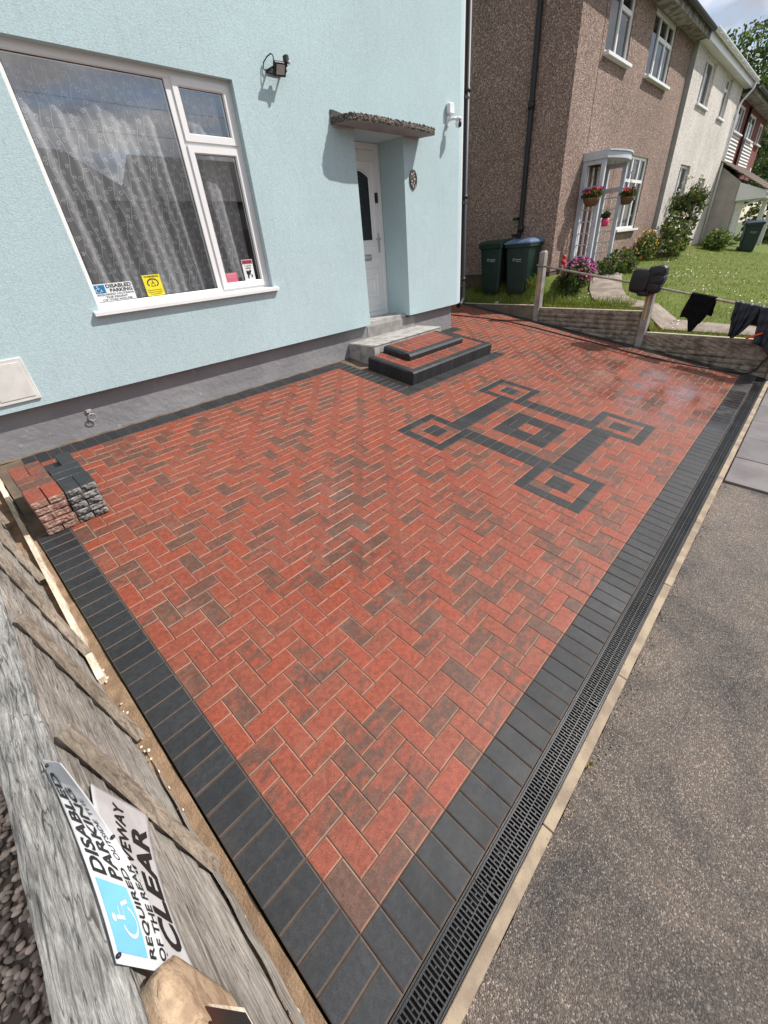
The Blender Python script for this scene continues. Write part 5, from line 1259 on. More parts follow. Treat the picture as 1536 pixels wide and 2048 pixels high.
# ------------------------------------------------------------------ timber fence on the near left
LK = .13
def LP(y, z, off=0.0):   # leaning face plane of the fence; off metres towards the drive
    return (-.375 + (.9 - z) * LK + off, y, z)
def mat_wood(name, a, b_, c_, ax=(2, 1, 26), rough=.85, crack=.38):
    m = D.materials.new(name); m.use_nodes = True; n = m.node_tree; L = n.links.new; N = n.nodes.new; p = n.nodes['Principled BSDF']; p.inputs['Roughness'].default_value = rough
    tc = N('ShaderNodeTexCoord'); mp = N('ShaderNodeMapping'); mp.inputs['Scale'].default_value = ax; L(tc.outputs['Object'], mp.inputs[0])
    n1 = N('ShaderNodeTexNoise'); n1.inputs['Scale'].default_value = 3.2; n1.inputs['Detail'].default_value = 10; n1.inputs['Roughness'].default_value = .68; n1.inputs['Distortion'].default_value = .8; L(mp.outputs[0], n1.inputs['Vector'])
    cr_ = N('ShaderNodeValToRGB'); e = cr_.color_ramp.elements; e[0].position = .38; e[0].color = (*b_, 1); e[1].position = .64; e[1].color = (*c_, 1); k = e.new(.5); k.color = (*a, 1); L(n1.outputs[0], cr_.inputs[0])
    n2 = N('ShaderNodeTexNoise'); n2.inputs['Scale'].default_value = 3.5; n2.inputs['Detail'].default_value = 6; L(tc.outputs['Object'], n2.inputs['Vector'])
    r = N('ShaderNodeMapRange'); r.inputs['From Min'].default_value = .3; r.inputs['From Max'].default_value = .7; r.inputs['To Min'].default_value = .68; r.inputs['To Max'].default_value = 1.3; L(n2.outputs[0], r.inputs[0])
    mx = N('ShaderNodeMix'); mx.data_type = 'RGBA'; mx.blend_type = 'MULTIPLY'; mx.inputs[0].default_value = 1; L(cr_.outputs[0], mx.inputs[6]); L(r.outputs[0], mx.inputs[7])
    n3 = N('ShaderNodeTexNoise'); n3.inputs['Scale'].default_value = 28; n3.inputs['Detail'].default_value = 6; n3.inputs['Roughness'].default_value = .75; L(mp.outputs[0], n3.inputs['Vector'])
    r3 = N('ShaderNodeMapRange'); r3.inputs['From Min'].default_value = .3; r3.inputs['From Max'].default_value = .7; r3.inputs['To Min'].default_value = .62; r3.inputs['To Max'].default_value = 1.35; L(n3.outputs[0], r3.inputs[0])
    m3 = N('ShaderNodeMix'); m3.data_type = 'RGBA'; m3.blend_type = 'MULTIPLY'; m3.inputs[0].default_value = 1; L(mx.outputs[2], m3.inputs[6]); L(r3.outputs[0], m3.inputs[7]); mp4 = N('ShaderNodeMapping'); mp4.inputs['Scale'].default_value = tuple(q * .32 for q in ax); L(tc.outputs['Object'], mp4.inputs[0]); n4 = N('ShaderNodeTexNoise'); n4.inputs['Scale'].default_value = 3.0; n4.inputs['Detail'].default_value = 3; n4.inputs['Distortion'].default_value = .5; L(mp4.outputs[0], n4.inputs['Vector'])
    s4 = N('ShaderNodeMath'); s4.operation = 'SUBTRACT'; L(n4.outputs[0], s4.inputs[0]); s4.inputs[1].default_value = .5; a4 = N('ShaderNodeMath'); a4.operation = 'ABSOLUTE'; L(s4.outputs[0], a4.inputs[0])
    r4 = N('ShaderNodeMapRange'); r4.inputs['From Min'].default_value = .003; r4.inputs['From Max'].default_value = .012; r4.inputs['To Min'].default_value = crack; r4.inputs['To Max'].default_value = 1; L(a4.outputs[0], r4.inputs[0])
    m4 = N('ShaderNodeMix'); m4.data_type = 'RGBA'; m4.blend_type = 'MULTIPLY'; m4.inputs[0].default_value = 1; L(m3.outputs[2], m4.inputs[6]); L(r4.outputs[0], m4.inputs[7])
    mp5 = N('ShaderNodeMapping'); mp5.inputs['Scale'].default_value = (5.5, 3.2, 7.5) if crack < .5 else (.01, .01, .01); mp5.inputs['Location'].default_value = (.3, .37, .2); L(tc.outputs['Object'], mp5.inputs[0]); v5 = N('ShaderNodeTexVoronoi'); v5.inputs['Scale'].default_value = 1.0; L(mp5.outputs[0], v5.inputs['Vector'])
    r5 = N('ShaderNodeMapRange'); r5.inputs['From Min'].default_value = .07; r5.inputs['From Max'].default_value = .15; r5.inputs['To Min'].default_value = .42 if crack < .5 else 1; r5.inputs['To Max'].default_value = 1; L(v5.outputs['Distance'], r5.inputs[0])
    m5 = N('ShaderNodeMix'); m5.data_type = 'RGBA'; m5.blend_type = 'MULTIPLY'; m5.inputs[0].default_value = 1; L(m4.outputs[2], m5.inputs[6]); L(r5.outputs[0], m5.inputs[7]); L(m5.outputs[2], p.inputs['Base Color'])
    bp = N('ShaderNodeBump'); bp.inputs['Strength'].default_value = .8; bp.inputs['Distance'].default_value = .004; L(n1.outputs[0], bp.inputs['Height']); L(bp.outputs[0], p.inputs['Normal']); return m
M_W1 = mat_wood('weathered_grey_board', (.255, .23, .20), (.13, .115, .10), (.38, .345, .305), (12, 2.4, 34))
M_W2 = mat_wood('weathered_cap_board', (.235, .225, .21), (.10, .095, .088), (.40, .385, .36), (38, 2.8, 30))
M_W3 = mat_wood('brown_batten', (.26, .21, .16), (.15, .115, .09), (.36, .30, .24), (22, 12, 1.4), .85, .85)
M_W4 = mat_wood('fresh_sawn_timber', (.66, .55, .42), (.52, .40, .28), (.78, .70, .58), (22, 1.5, 22), .85, .9)
lf = thing('timber_fence', 'weathered grey overlapping timber fence on the near left, leaning out', 'fence', (-.36, 1.2, .05))
# overlapping wavy-edged boards
def board(z0, z1, y0, y1, th, ph0, off0, off1, m=M_W1, wav=.008):
    g = MB(); ny = int((y1 - y0) / .03)
    def edge(y, k): return wav * (math.sin(y * 7 + ph0 + k * 2) + .5 * math.sin(y * 17 + ph0 * 2 + k))
    def f(u, v):
        y = y0 + (y1 - y0) * u; z = (z0 + edge(y, 0)) * (1 - v) + (z1 + .4 * edge(y, 1)) * v; return LP(y, z, off0 + (off1 - off0) * v + .0015 * math.sin(y * 23 + v * 9))
    g.grid(f, ny, 6, 0, False)
    def b_(u, v):
        y = y0 + (y1 - y0) * u; z = z0 + edge(y, 0); return LP(y, z + .0, off0 - th * v)
    g.grid(b_, ny, 1, 0, False)
    return g.build('board', m, lf)
Y0f, Y1f = -.10, 4.33
bz = [.12, .235, .35, .465, .58, .695, .80]
for k in range(len(bz)):
    z0 = bz[k]; z1 = z0 + .135
    board(z0, min(z1, .885), Y0f, Y1f, .010, k * 1.7, .004, -.010)
g = MB(); g.poly([LP(Y0f, -.2, -.022), LP(Y1f, .3, -.022), LP(Y1f, .88, -.022), LP(Y0f, .88, -.022)]); g.build('backing_board', M_W1, lf)
# cap board
g = MB()
def capf(u, v):
    y = -.135 + (3.4 + .135) * v; x = -.500 + .118 * u; e = .0012 * math.sin(y * 19) + .0008 * math.sin(y * 47)
    return (x + (e if u > .5 else -e), y, .898 + .003 * math.sin(u * 11 + y * 5) * math.sin(y * 9) - .004 * (abs(u - .5) * 2) ** 6)
g.grid(capf, 14, 160, 0, True)
g.grid(lambda u, v: (capf(1, u)[0], capf(1, u)[1], .895 - .028 * v), 160, 1, 0, False); g.grid(lambda u, v: (capf(0, u)[0], capf(0, u)[1], .895 - .028 * (1 - v)), 160, 1, 0, False)
g.grid(lambda u, v: (capf(u, 0)[0], -.135, .895 - .028 * (1 - v)), 14, 1, 0, False); g.poly([(-.5, -.13, .868), (-.5, 3.4, .868), (-.39, 3.4, .868), (-.39, -.13, .868)])
g.build('cap_board', M_W2, lf)
g = MB(); g.tube([(-.418, -.088, .895), (-.418, -.088, .9025)], .0075, 10); g.tube([(-.427, -.100, .895), (-.427, -.100, .9015)], .006, 10); g.build('rusty_nail', mat('rust', (.16, .05, .02), .7), lf)
# upright battens
def batten(ya, za, yb, zb, w_=.019, th=.034, m=M_W3):
    g = MB(); d = Vector((yb - ya, zb - za)).normalized(); nn = Vector((-d.y, d.x)) * w_
    q = [(ya + nn.x, za + nn.y), (ya - nn.x, za - nn.y), (yb - nn.x, zb - nn.y), (yb + nn.x, zb + nn.y)]
    P = [LP(y, z, .013) for y, z in q] + [LP(y, z, .013 + th) for y, z in q]
    b = len(g.v); g.v += P
    for f in ((4, 5, 6, 7), (0, 1, 5, 4), (1, 2, 6, 5), (2, 3, 7, 6), (3, 0, 4, 7)): g.face([b + i for i in f])
    return g.build('batten', m, lf)
for k, (ya, za, yb, zb) in enumerate(((.75, .90, .50, .135), (1.45, .90, 1.19, .19), (2.10, .90, 1.80, .30), (2.80, .90, 2.55, .42), (3.5, .90, 3.3, .55))): batten(ya, za, yb, zb)
# bottom boards on the ground and the fresh timber rail
g = MB(); g.grid(lambda u, v: LP(-.12 + u * 2.1, .045 + .16 * (-.12 + u * 2.1) * 0 + .105 * v + .05 * u * 0, .016 + .002 * math.sin(u * 60)), 60, 2, 0, False)
g.build('bottom_board', M_W1, lf)
g = MB()
def rail(y0, y1, s_, w_, h_):
    n_ = 60; b = len(g.v)
    for i in range(n_ + 1):
        y = y0 + (y1 - y0) * i / n_; t_ = y / math.cos(AL); j = .004 * math.sin(i * 1.7) + .003 * math.sin(i * .9)
        sx = -.255 + .040 * (y - 1.65) / 1.9
        for (ds, dh) in ((-w_, 0), (0 + j, 0), (0 + j * .5, h_), (-w_, h_)): g.v.append(tuple(G(sx + ds, t_, -.035 + dh)))
    for i in range(n_):
        for k in range(4): g.face((b + 4 * i + k, b + 4 * i + (k + 1) % 4, b + 4 * i + 4 + (k + 1) % 4, b + 4 * i + 4 + k))
    g.face((b, b + 1, b + 2, b + 3)); g.face([b + 4 * n_ + i for i in (3, 2, 1, 0)])
rail(1.6, 4.2, -.25, .030, .07); g.build('fresh_timber_rail', M_W4, lf)
g = MB(); rn = random.Random(3)
rail2 = [(-.27, y) for y in (-.1, 1.6)]
def foam(y0, y1, n_):
    for k in range(n_):
        y = rn.uniform(y0, y1); c_ = G(-.262 + rn.uniform(-.012, .012), y / math.cos(AL), -.02 + rn.uniform(0, .03)); g.ball(tuple(c_), (rn.uniform(.003, .009), rn.uniform(.004, .014), rn.uniform(.003, .007)), 0, 1, .2)
foam(.0, 1.9, 45); g.build('wood_splinters', M_W4, lf)
# square concrete post at the near end with a pointed top
pp = thing('fence_post', 'buff concrete post with a pointed top at the near end of the timber fence', 'post', (-.335, -.05, 0))
M_BUFF = mat('buff_concrete', (.47, .34, .22), .8, (.33, .22, .14), vs=24, vr=(.4, .62), bump=.9, bs=90, bdist=.006)
g = MB(); hx = .045
base_ = [(-.408, -.055), (-.318, -.055), (-.318, .065), (-.408, .065)]
b = len(g.v); g.v += [(x, y, -.3) for x, y in base_] + [(x, y, .865) for x, y in base_] + [(-.345, .028, .928), (-.332, .028, .928), (-.332, .042, .926), (-.345, .042, .926)]
for k in range(4):
    l = (k + 1) % 4; g.face((b + k, b + l, b + 4 + l, b + 4 + k)); g.face((b + 4 + k, b + 4 + l, b + 8 + l, b + 8 + k))
g.face((b + 8, b + 9, b + 10, b + 11))
bm = bmesh.new(); vs_ = [bm.verts.new(q) for q in g.v]
for f_ in g.f: bm.faces.new([vs_[i] for i in f_])
bmesh.ops.bevel(bm, geom=bm.edges[:], offset=.004, segments=2, affect='EDGES'); bmesh.ops.subdivide_edges(bm, edges=[e for e in bm.edges if e.calc_length() > .03], cuts=8, use_grid_fill=True)
rn = random.Random(2)
for v in bm.verts: v.co += Vector((rn.uniform(-1, 1), rn.uniform(-1, 1), rn.uniform(-1, 1))) * .0011
g = MB(); g.addbm(bm, 0, None, None, True); g.build('shaft', M_BUFF, pp)
nb_ = thing('post_sign', 'glossy black panel with gold streaks in a pale timber edge beside the post', 'panel', (-.26, -.08, .75))
bas = lambda y, z, off: LP(y, z, .03 + off)
g = MB(); q = [bas(-.015, .84, 0), bas(-.30, .80, 0), bas(-.28, .55, 0), bas(-.02, .60, 0)]; g.prism(q, (.012, 0, 0)); g.build('timber_backing', M_W4, nb_)
g = MB(); q = [bas(-.025, .825, .013), bas(-.29, .785, .013), bas(-.27, .57, .013), bas(-.035, .62, .013)]; g.prism(q, (.003, 0, 0)); g.build('black_face', mat('black_gloss_panel', (.01, .009, .008), .15), nb_)
g = MB(); g.tube([bas(-.07, .82, .020), bas(-.09, .74, .020), bas(-.12, .66, .020), bas(-.13, .60, .020)], .0028, 5); g.tube([bas(-.10, .80, .020), bas(-.13, .72, .020), bas(-.17, .66, .020)], .0022, 5); g.tube([bas(-.16, .79, .020), bas(-.15, .70, .020), bas(-.2, .61, .020)], .0022, 5)
g.build('gold_streaks', mat('gold_paint', (.42, .27, .10), .35, metal=.4), nb_)

# ------------------------------------------------------------------ two plastic signs pinned to the fence
def ray(u, v):
    x, y, z = (u - 768) / 808.97, (v - 1024) / 808.97, 1.0
    return Vector([x * RC[0][i] + y * RC[1][i] + z * RC[2][i] for i in range(3)])
M_SIGNW = mat('weathered_white_plastic', (.60, .60, .60), .42, (.48, .47, .47), vs=7); M_SKYB = mat('faded_blue_field', (.16, .42, .72), .5)
def bez(P, n_=3):
    def f(t):
        Q = [Vector(p) for p in P]
        while len(Q) > 1: Q = [Q[i] * (1 - t) + Q[i + 1] * t for i in range(len(Q) - 1)]
        return Q[0]
    return f
def signsurf(topc, botc):
    """ruled surface between two curves; u runs along the text, v up the letters"""
    ft, fb = bez(topc), bez(botc)
    def S(u, v): return fb(u) * (1 - v) + ft(u) * v
    def F(u, v, o=0):
        p = S(u, v)
        if o:
            n_ = (S(u + .01, v) - S(u - .01, v)).cross(S(u, v + .01) - S(u, v - .01)).normalized()
            if n_.dot(Vector(CAM) - p) < 0: n_ = -n_
            p = p + n_ * o
        return tuple(p)
    return F
# lower sign: KEEP DRIVEWAY CLEAR
s2 = signsurf([LP(.10, .88, .007), LP(.28, .87, .007), LP(.45, .865, .009), LP(.595, .818, .014)], [LP(.075, .66, .012), LP(.17, .69, .014), LP(.40, .63, .012), LP(.60, .52, .018)])
t2_ = thing('driveway_sign', 'white plastic sign on the fence reading KEEP DRIVEWAY CLEAR, lower and bent', 'sign', LP(.35, .6, .02))
g = MB(); g.grid(lambda u, v: s2(u, v), 40, 14); o = g.build('sheet', M_SIGNW, t2_); sm_ = o.modifiers.new('t', 'SOLIDIFY'); sm_.thickness = .0016
g = MB(); put_text(g, 'KEEP DRIVEWAY', lambda u, v: s2(u, v, .002), .06, .93, .50, .68, 0, .02); put_text(g, 'CLEAR', lambda u, v: s2(u, v, .002), .12, .84, .10, .42, 0, .03)
g.build('lettering', M_INK, t2_)
# upper sign: disabled parking
s1 = signsurf([(-.394, .118, .907), (-.384, .30, .907), (-.392, .46, .908), (-.408, .69, .910)], [LP(.042, .872, .036), LP(.195, .812, .046), LP(.35, .87, .044), LP(.575, .972, .024)])
t1_ = thing('disabled_parking_sign', 'curling white plastic sign on the fence reading DISABLED PARKING with a pale blue wheelchair symbol', 'sign', LP(.3, .85, .03))
s1e = lambda u, v, o=0: s1(u, v, o)
g = MB(); g.grid(lambda u, v: s1e(u, v), 40, 14); o = g.build('sheet', M_SIGNW, t1_); sm_ = o.modifiers.new('t', 'SOLIDIFY'); sm_.thickness = .0016
g = MB(); g.grid(lambda u, v: s1e(.04 + .31 * u, .38 + .54 * v, .0012), 8, 6); g.build('symbol_field', M_SKYB, t1_)
g = MB(); wheelchair(g, lambda u, v: s1e(u, v, .002), .09, .42, .22, 2.0); g.build('wheelchair_symbol', M_SIGNW, t1_)
g = MB(); S_ = lambda u, v: s1e(u, v, .002)
put_text(g, 'DISABLED', S_, .38, .93, .66, .92, 0, .03); put_text(g, 'PARKING', S_, .38, .86, .38, .60, 0, .03); put_text(g, 'REQUIRED', S_, .04, .46, .20, .33, 0, .02); put_text(g, 'OUTSIDE THE', S_, .50, .82, .20, .31, 0, .01); put_text(g, 'OF THE REAR', S_, .04, .5, .03, .14, 0, .02)
g.build('lettering', M_INK, t1_)
for (q, t_) in ((s1(.025, .93, .002), t1_), (s1(.97, .8, .002), t1_), (s1(.64, .04, .002), t1_), (s2(.03, .06, .002), t2_)):
    g = MB(); g.ball(tuple(q), (.005, .005, .005), 0, 2); g.build('pin_cap', M_BLACKP, t_)

# ------------------------------------------------------------------ pebbles beyond the fence
M_PEB = mat('pebbles', (.42, .32, .25), .5, (.26, .19, .15), vs=3, attr=.8)
g = MB(); g.poly([(-3, -1.6, -.10), (-.42, -1.6, -.10), (-.42, 2.6, .05), (-3, 2.6, .05)]); g.build('pebble_bed', mat('dark_bed', (.12, .09, .07), .95), loc=(0, 0, 0), kind='structure')
g = MB(); rn = random.Random(9); ico = bmesh.new(); bmesh.ops.create_icosphere(ico, subdivisions=2, radius=1); iv = [v.co.copy() for v in ico.verts]; ifc = [[v.index for v in f.verts] for f in ico.faces]; ico.free()
for k in range(6500):
    y = rn.uniform(-.9, 1.7); x = rn.uniform(-1.35, -.44); z = -.10 + (y + 1.6) * .0357 + rn.uniform(0, .012)
    rx, ry, rz = rn.uniform(.008, .016), rn.uniform(.010, .021), rn.uniform(.006, .010); a = rn.uniform(0, 3.14); ca, sa = math.cos(a), math.sin(a); col = (rn.random() ** 1.3, rn.random(), rn.random()); b = len(g.v)
    for v in iv: g.v.append((x + v.x * rx * ca - v.y * ry * sa, y + v.x * rx * sa + v.y * ry * ca, z + v.z * rz))
    for f in ifc: g.face([b + i for i in f], 0, col, True)
g.build('pebbles', M_PEB, loc=(0, 0, 0), kind='stuff', label='brown rounded pebbles on the ground beyond the timber fence', category='pebbles')
# weeds
def tuft(name, x, y, z, n_, h, m, label, leanf=.9):
    g = MB(); rn = random.Random(int(x * 100))
    for k in range(n_):
        a = rn.uniform(0, 6.28); w_ = rn.uniform(.0012, .0025); hh_ = h * rn.uniform(.6, 1.2); lx, ly = math.cos(a) * hh_ * leanf, math.sin(a) * hh_ * leanf
        b = len(g.v); px_, py_ = -math.sin(a) * w_, math.cos(a) * w_
        g.v += [(x - px_, y - py_, z), (x + px_, y + py_, z), (x + lx * .5 + px_, y + ly * .5 + py_, z + hh_ * .6), (x + lx * .5 - px_, y + ly * .5 - py_, z + hh_ * .6), (x + lx, y + ly, z + hh_ * .55)]
        g.face((b, b + 1, b + 2, b + 3)); g.face((b + 3, b + 2, b + 4))
    return g.build(name, m, label=label, category='weed')
wp = FP(1.105, .01); tuft('weed_tuft', wp.x, wp.y, wp.z - .02, 26, .035, M_G3, 'tiny yellowing grass tuft against the kerb edging')
wp = G(-.235, .62, -.035); tuft('seedling', wp.x, wp.y, wp.z, 6, .016, M_G1, 'tiny green seedling in the soil strip by the charcoal border', .5)
# ------------------------------------------------------------------ plants
def leafy(mb, c, r, n, size, mats_n, rn, shell=.55, clumps=0, flat=1.0):
    """scatter leaf faces through an ellipsoid, gathered into clumps"""
    cl = [(Vector(c) + Vector((rn.gauss(0, .5) * r[0], rn.gauss(0, .5) * r[1], rn.gauss(0, .5) * r[2])), rn.uniform(.25, .5)) for _ in range(clumps)] if clumps else None
    for k in range(n):
        if cl:
            cc_, f = cl[rn.randrange(len(cl))]; d = Vector((rn.gauss(0, 1), rn.gauss(0, 1), rn.gauss(0, 1))).normalized() * rn.uniform(.5, 1) * f
            p = cc_ + Vector((d.x * r[0], d.y * r[1], d.z * r[2] * .8))
            q = Vector(((p.x - c[0]) / r[0], (p.y - c[1]) / r[1], (p.z - c[2]) / r[2]))
            if q.length > 1.08: continue
        else:
            d = Vector((rn.gauss(0, 1), rn.gauss(0, 1), rn.gauss(0, 1))).normalized() * (shell + (1 - shell) * rn.random()) * rn.uniform(.8, 1.08)
            p = Vector(c) + Vector((d.x * r[0], d.y * r[1], d.z * r[2]))
        a = Vector((rn.gauss(0, 1), rn.gauss(0, 1), rn.gauss(0, .7) + .3)).normalized(); b_ = a.cross(Vector((rn.random(), rn.random(), rn.random() + .1))).normalized()
        s_ = size * rn.uniform(.6, 1.3); c_ = a.cross(b_) * s_ * .55; b_ = b_ * s_
        mb.poly([p - b_, p + c_ * flat, p + b_, p - c_ * flat], rn.randrange(mats_n))
L1 = leafmat('leaf_mid', (.050, .085, .016)); L2 = leafmat('leaf_dark', (.025, .048, .011)); L3 = leafmat('leaf_light', (.11, .16, .03)); L4 = leafmat('leaf_olive', (.12, .11, .045))
M_BARK = mat('bark', (.14, .11, .08), .9, (.08, .06, .045), vs=8, bump=.6, bs=30)
def tree(x, y, z0, h, r, label, seed, mats, n=9000, ls=.28):
    rn = random.Random(seed); t = thing('tree', label, 'tree', (x, y, z0), 'trees beyond the far houses')
    g = MB(); g.tube([(x, y, z0), (x + .1, y, z0 + h * .3), (x, y + .1, z0 + h * .55)], [h * .03, h * .022, h * .014], 10)
    for k in range(7):
        a = rn.uniform(0, 6.28); hh_ = h * rn.uniform(.28, .5); e = (x + math.cos(a) * r * .6, y + math.sin(a) * r * .6, z0 + h * rn.uniform(.6, .85))
        g.tube([(x, y, z0 + hh_), ((x + e[0]) / 2, (y + e[1]) / 2, z0 + hh_ + (e[2] - z0 - hh_) * .6), e], [h * .013, h * .009, h * .004], 6)
    g.build('trunk', M_BARK, t)
    g = MB(); leafy(g, (x, y, z0 + h * .60), (r, r, h * .42), n, ls, len(mats), rn, clumps=85); g.build('crown', mats, t); return t
tree(54, 9.0, .5, 13.2, 6.5, 'tall leafy tree rising behind the roof of the red brick house', 5, [L1, L2, L3, L1], 36000, .16)
tree(66, 5.0, .3, 13.5, 6.5, 'broad leafy tree at the right edge, farthest beyond the brick house', 6, [L1, L2, L4, L1], 18000, .22)
tree(42, 6.2, .5, 6.6, 3.6, 'dark green round tree low behind the garage roof', 7, [L2, L2, L1], 12000, .12)
def bush(name, c, r, n, ls, mats, label, cat, seed, flowers=None, stems=8, group=None, clumps=0):
    rn = random.Random(seed); t = thing(name, label, cat, (c[0], c[1], c[2] - r[2]), group)
    g = MB()
    for k in range(stems):
        a = rn.uniform(0, 6.28); rr_ = rn.uniform(.3, .9); g.tube([(c[0] + math.cos(a) * r[0] * .1, c[1] + math.sin(a) * r[1] * .1, c[2] - r[2] * 1.05), (c[0] + math.cos(a) * r[0] * rr_ * .5, c[1] + math.sin(a) * r[1] * rr_ * .5, c[2]), (c[0] + math.cos(a) * r[0] * rr_, c[1] + math.sin(a) * r[1] * rr_, c[2] + r[2] * .8)], [.010, .007, .003], 5)
    g.build('stems', M_BARK, t)
    g = MB(); leafy(g, c, r, n, ls, len(mats), rn, .3, clumps); g.build('foliage', mats, t)
    if flowers:
        fm, nf, fs, zmin = flowers; g = MB()
        for k in range(nf):
            a = rn.uniform(0, 6.28); e = rn.uniform(zmin, 1.3); rr_ = math.cos(min(1.5, e)) ; p = (c[0] + math.cos(a) * r[0] * rr_ * 1.02, c[1] + math.sin(a) * r[1] * rr_ * 1.02, c[2] + math.sin(min(1.5, e)) * r[2] * 1.03)
            for j in range(5):
                q = Vector(p) + Vector((rn.uniform(-1, 1), rn.uniform(-1, 1), rn.uniform(-1, 1))) * fs * .6; n_ = Vector((rn.gauss(0, 1), -abs(rn.gauss(0, 1)) - .3, rn.gauss(0, 1) + .5)).normalized(); u_ = n_.orthogonal().normalized() * fs * .5; w_ = n_.cross(u_)
                g.poly([q - u_, q + w_, q + u_, q - w_])
        g.build('flowers', fm, t)
    return t
M_MAG = mat('magenta_petal', (.42, .05, .24), .6); M_REDF = mat('red_petal', (.6, .015, .015), .6); M_ORF = mat('orange_petal', (.8, .18, .03), .6); M_PUR = mat('purple_petal', (.16, .02, .32), .6); M_YF = mat('yellow_petal', (.75, .5, .04), .6); M_CRF = mat('cream_petal', (.7, .66, .5), .6)
bush('flowering_shrub', (9.72, 3.28, 1.26), (.38, .30, .30), 1500, .035, [L1, L2, L3], 'shrub covered in magenta flowers at the near corner of the porch', 'shrub', 21, (M_MAG, 170, .038, -.2))
bush('rose_bush', (9.25, 3.30, 1.20), (.18, .22, .26), 420, .04, [L2, L1], 'thin rose bush with three red blooms beside the first fence post', 'shrub', 22)
g = MB()
for (x, y, z) in ((9.05, 3.35, 1.62), (9.02, 3.36, 1.55), (9.10, 3.36, 1.52)): g.ball((x, y, z), (.035, .035, .04), 0, 2, .12)
g.tube([(9.2, 3.32, 1.2), (9.08, 3.35, 1.56)], .006, 5)
o = g.build('rose_bloom', M_REDF, D.objects['rose_bush'])
bush('leafy_shrub', (11.75, 3.15, 1.22), (.85, .42, .40), 2600, .05, [L1, L2, L4, L3], 'wide leafy shrub with a few orange flowers under the ground floor window', 'shrub', 23, (M_ORF, 8, .03, .2))
bush('low_shrub', (10.95, 3.2, 1.15), (.3, .25, .22), 500, .04, [L2, L1], 'low dark green plant at the foot of the porch post', 'plant', 24)
bush('yellow_shrub', (14.4, 3.35, 1.45), (.5, .3, .45), 1500, .04, [L3, L1, L4], 'yellow flowering shrub at the join of the brown and white houses', 'shrub', 25, (M_YF, 55, .035, -.1))
bush('mixed_shrub', (15.9, 3.15, 1.62), (1.25, .42, .62), 4200, .055, [L1, L2, L3, L4], 'dense mixed shrub with cream blooms in front of the white house', 'shrub', 26, (M_CRF, 60, .05, -.2), clumps=26)
bush('climbing_rose', (17.4, 3.25, 2.35), (.95, .45, .80), 2300, .06, [L1, L2, L4], 'tall straggling climbing rose against the white house wall', 'climbing plant', 27, (M_CRF, 30, .05, 0), stems=22, clumps=22)
bush('round_grass_bush', (20.6, 2.75, 1.36), (.62, .45, .36), 2600, .05, [L3, L1, L3], 'rounded bright green grassy bush beside the garage side wall', 'bush', 28)
bush('hedge_bush', (31, 2.6, 1.2), (3.4, 1.6, 1.6), 6500, .11, [L2, L1, L4], 'dark hedge beyond the garage at the right edge', 'hedge', 29, clumps=40)
g = MB()
g.tube([(14.62, 3.62, 1.1), (14.62, 3.62, 1.72)], .045, 10); g.build('terracotta_pipe', mat('terracotta', (.16, .04, .03), .8), label='left of the two short dark red pipes standing by the brown house wall', category='pipe')
g = MB(); g.tube([(14.86, 3.62, 1.1), (14.86, 3.62, 1.75)], .045, 10); g.build('terracotta_pipe', MC['terracotta'], label='right of the two short dark red pipes standing by the brown house wall', category='pipe')
M_WICK = mat('wicker', (.20, .11, .045), .8, (.10, .055, .025), vs=60, bump=.6, bs=120)
def basket(x, y, z, fl, label, seed):
    rn = random.Random(seed); t = thing('hanging_basket', label, 'hanging basket', (x, y, z - .14), 'hanging baskets on the porch')
    g = MB(); g.tube([(x, y, z - .14), (x, y, z - .12), (x, y, z - .06), (x, y, z)], [.05, .10, .145, .165], 18); g.build('basket', M_WICK, t)
    g = MB()
    for k in range(3): a = k * 2.09; g.tube([(x + .15 * math.cos(a), y + .15 * math.sin(a), z), (x, y, z + .42)], .004, 4)
    g.tube([(x, y, z + .42), (x + .12, y - .0, z + .44)], .008, 5); g.build('chain', M_BLACKP, t)
    g = MB(); leafy(g, (x, y, z + .05), (.19, .19, .09), 420, .035, 3, rn); g.build('foliage', [L1, L2, L4], t)
    g = MB()
    for k in range(46):
        a = rn.uniform(0, 6.28); rr_ = rn.uniform(.02, .19); mi = 0 if math.cos(a - 3.4) > 0.1 else 1; g.ball((x + rr_ * math.cos(a), y + rr_ * math.sin(a), z + .10 + rn.uniform(-.03, .06)), .020, mi, 1, .2)
    g.build('flowers', fl, t)
basket(10.10, 3.40, 2.55, [M_REDF, M_PUR], 'hanging basket of red and purple flowers on the near side of the porch', 31)
basket(11.52, 3.20, 2.56, [M_REDF, M_MAG], 'hanging basket of red and pink flowers on the far side of the porch', 32)
t = thing('hanging_pot', 'bright pink bucket pot hanging between the two porch trellises', 'plant pot', (10.8, 3.31, 2.06))
g = MB(); g.tube([(10.8, 3.31, 2.06), (10.8, 3.31, 2.20)], [.058, .078], 16); g.build('pot', mat('pink_plastic', (.70, .05, .16), .4), t)
g = MB(); leafy(g, (10.8, 3.31, 2.26), (.09, .09, .07), 220, .028, 2, random.Random(5)); g.build('foliage', [L2, L1], t)
g = MB(); g.tube([(10.8, 3.31, 2.2), (10.8, 3.31, 3.14)], .004, 4); g.build('cord', M_REDF, t)
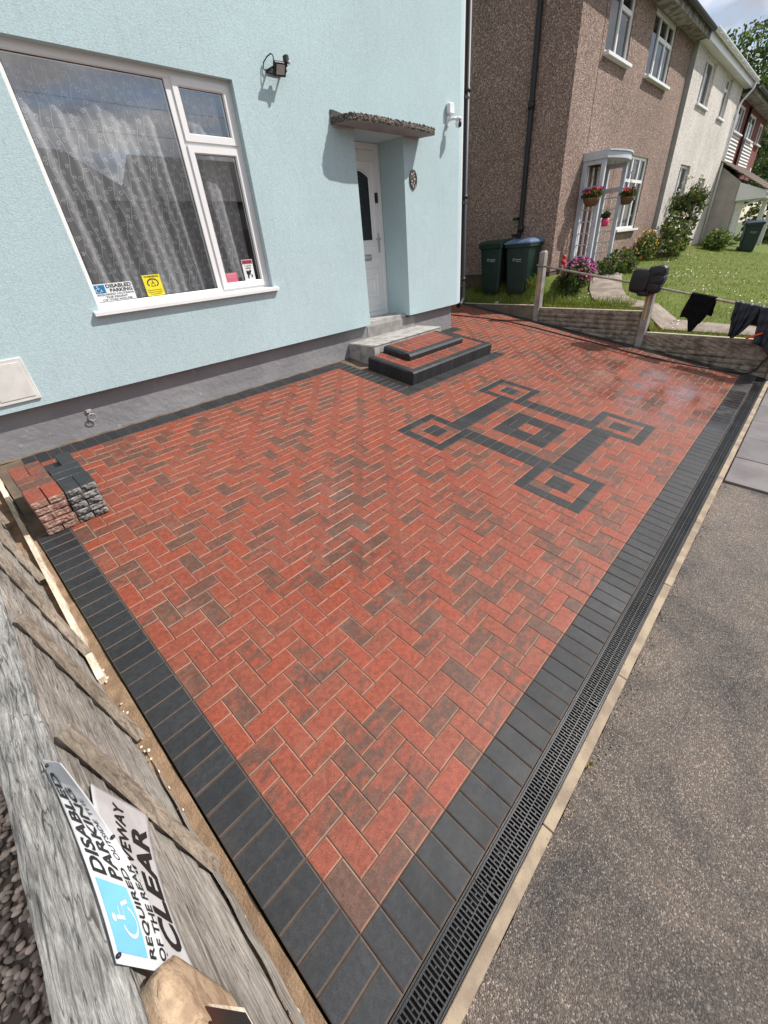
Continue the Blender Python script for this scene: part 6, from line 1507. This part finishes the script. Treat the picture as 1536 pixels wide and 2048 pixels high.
# stones in the rough grass
g = MB(); g.ball((8.70, 4.55, LZ(8.7, 4.55) + .02), (.06, .045, .04), 0, 2, .15); g.build('stone', M_CONC, label='pale lump of stone in the grass in front of the bins', category='stone')

# ------------------------------------------------------------------ houses across the street (seen mirrored in the big window)
M_OPW = mat('opposite_brown_render', (.15, .12, .10), .9)
def opp(name, x0, x1, hip, label, doorx):
    t = thing(name, label, 'house', ((x0 + x1) / 2, -24, -.3)); g = MB(); yf = -20.
    g.box(x0 + .3, x1 - .3, -28, yf - .3, -.6, 5.45); g.build('wall', M_OPW, t)
    g = MB(); h_ = 2.75; rx0, rx1 = (x0 + hip, x1 - hip)
    A, B, C_, E_ = (x0, yf, 5.4), (x1, yf, 5.4), (x1, -28.3, 5.4), (x0, -28.3, 5.4); P1, P2 = (rx0, -24.15, 5.4 + h_), (rx1, -24.15, 5.4 + h_)
    g.poly([A, B, P2, P1]); g.poly([C_, E_, P1, P2]); g.poly([B, C_, P2]); g.poly([E_, A, P1]); g.poly([A, E_, C_, B]); g.build('roof', M_TILE, t)
    for wx in (x0 + 1.5, x0 + 4.0, x1 - 3.5):
        for wz in (1.2, 3.9):
            o_ = MB(); o_.box(wx, wx + 1.4, yf - .3, yf - .27, wz, wz + 1.1); o_.build('window', mat('opposite_window', (.22, .22, .22), .2), t)
opp('opposite_house', -2.5, 11.9, 2.1, 'hipped-roof house across the street, mirrored in the big window', 4)
opp('opposite_house', 12.95, 25, .3, 'gable-ended house across the street, mirrored on the right of the big window', 15)
# overhead wires
for (a, b_, lab) in (((22.4, 3.4, 6.2), (75, 14.5, 19.5), 'thin overhead wire crossing the sky at the top right'), ((-25, -12, 7.0), (40, -12.5, 7.3), 'lower overhead wire along the street, mirrored in the big window'), ((-25, -12, 7.9), (40, -12.5, 8.1), 'upper overhead wire along the street, mirrored in the big window')):
    a, b_ = Vector(a), Vector(b_); g = MB(); g.tube([a.lerp(b_, k / 24) - Vector((0, 0, .6 * math.sin(math.pi * k / 24))) for k in range(25)], .007, 5); g.build('overhead_wire', M_BLACKP, label=lab, category='wire')
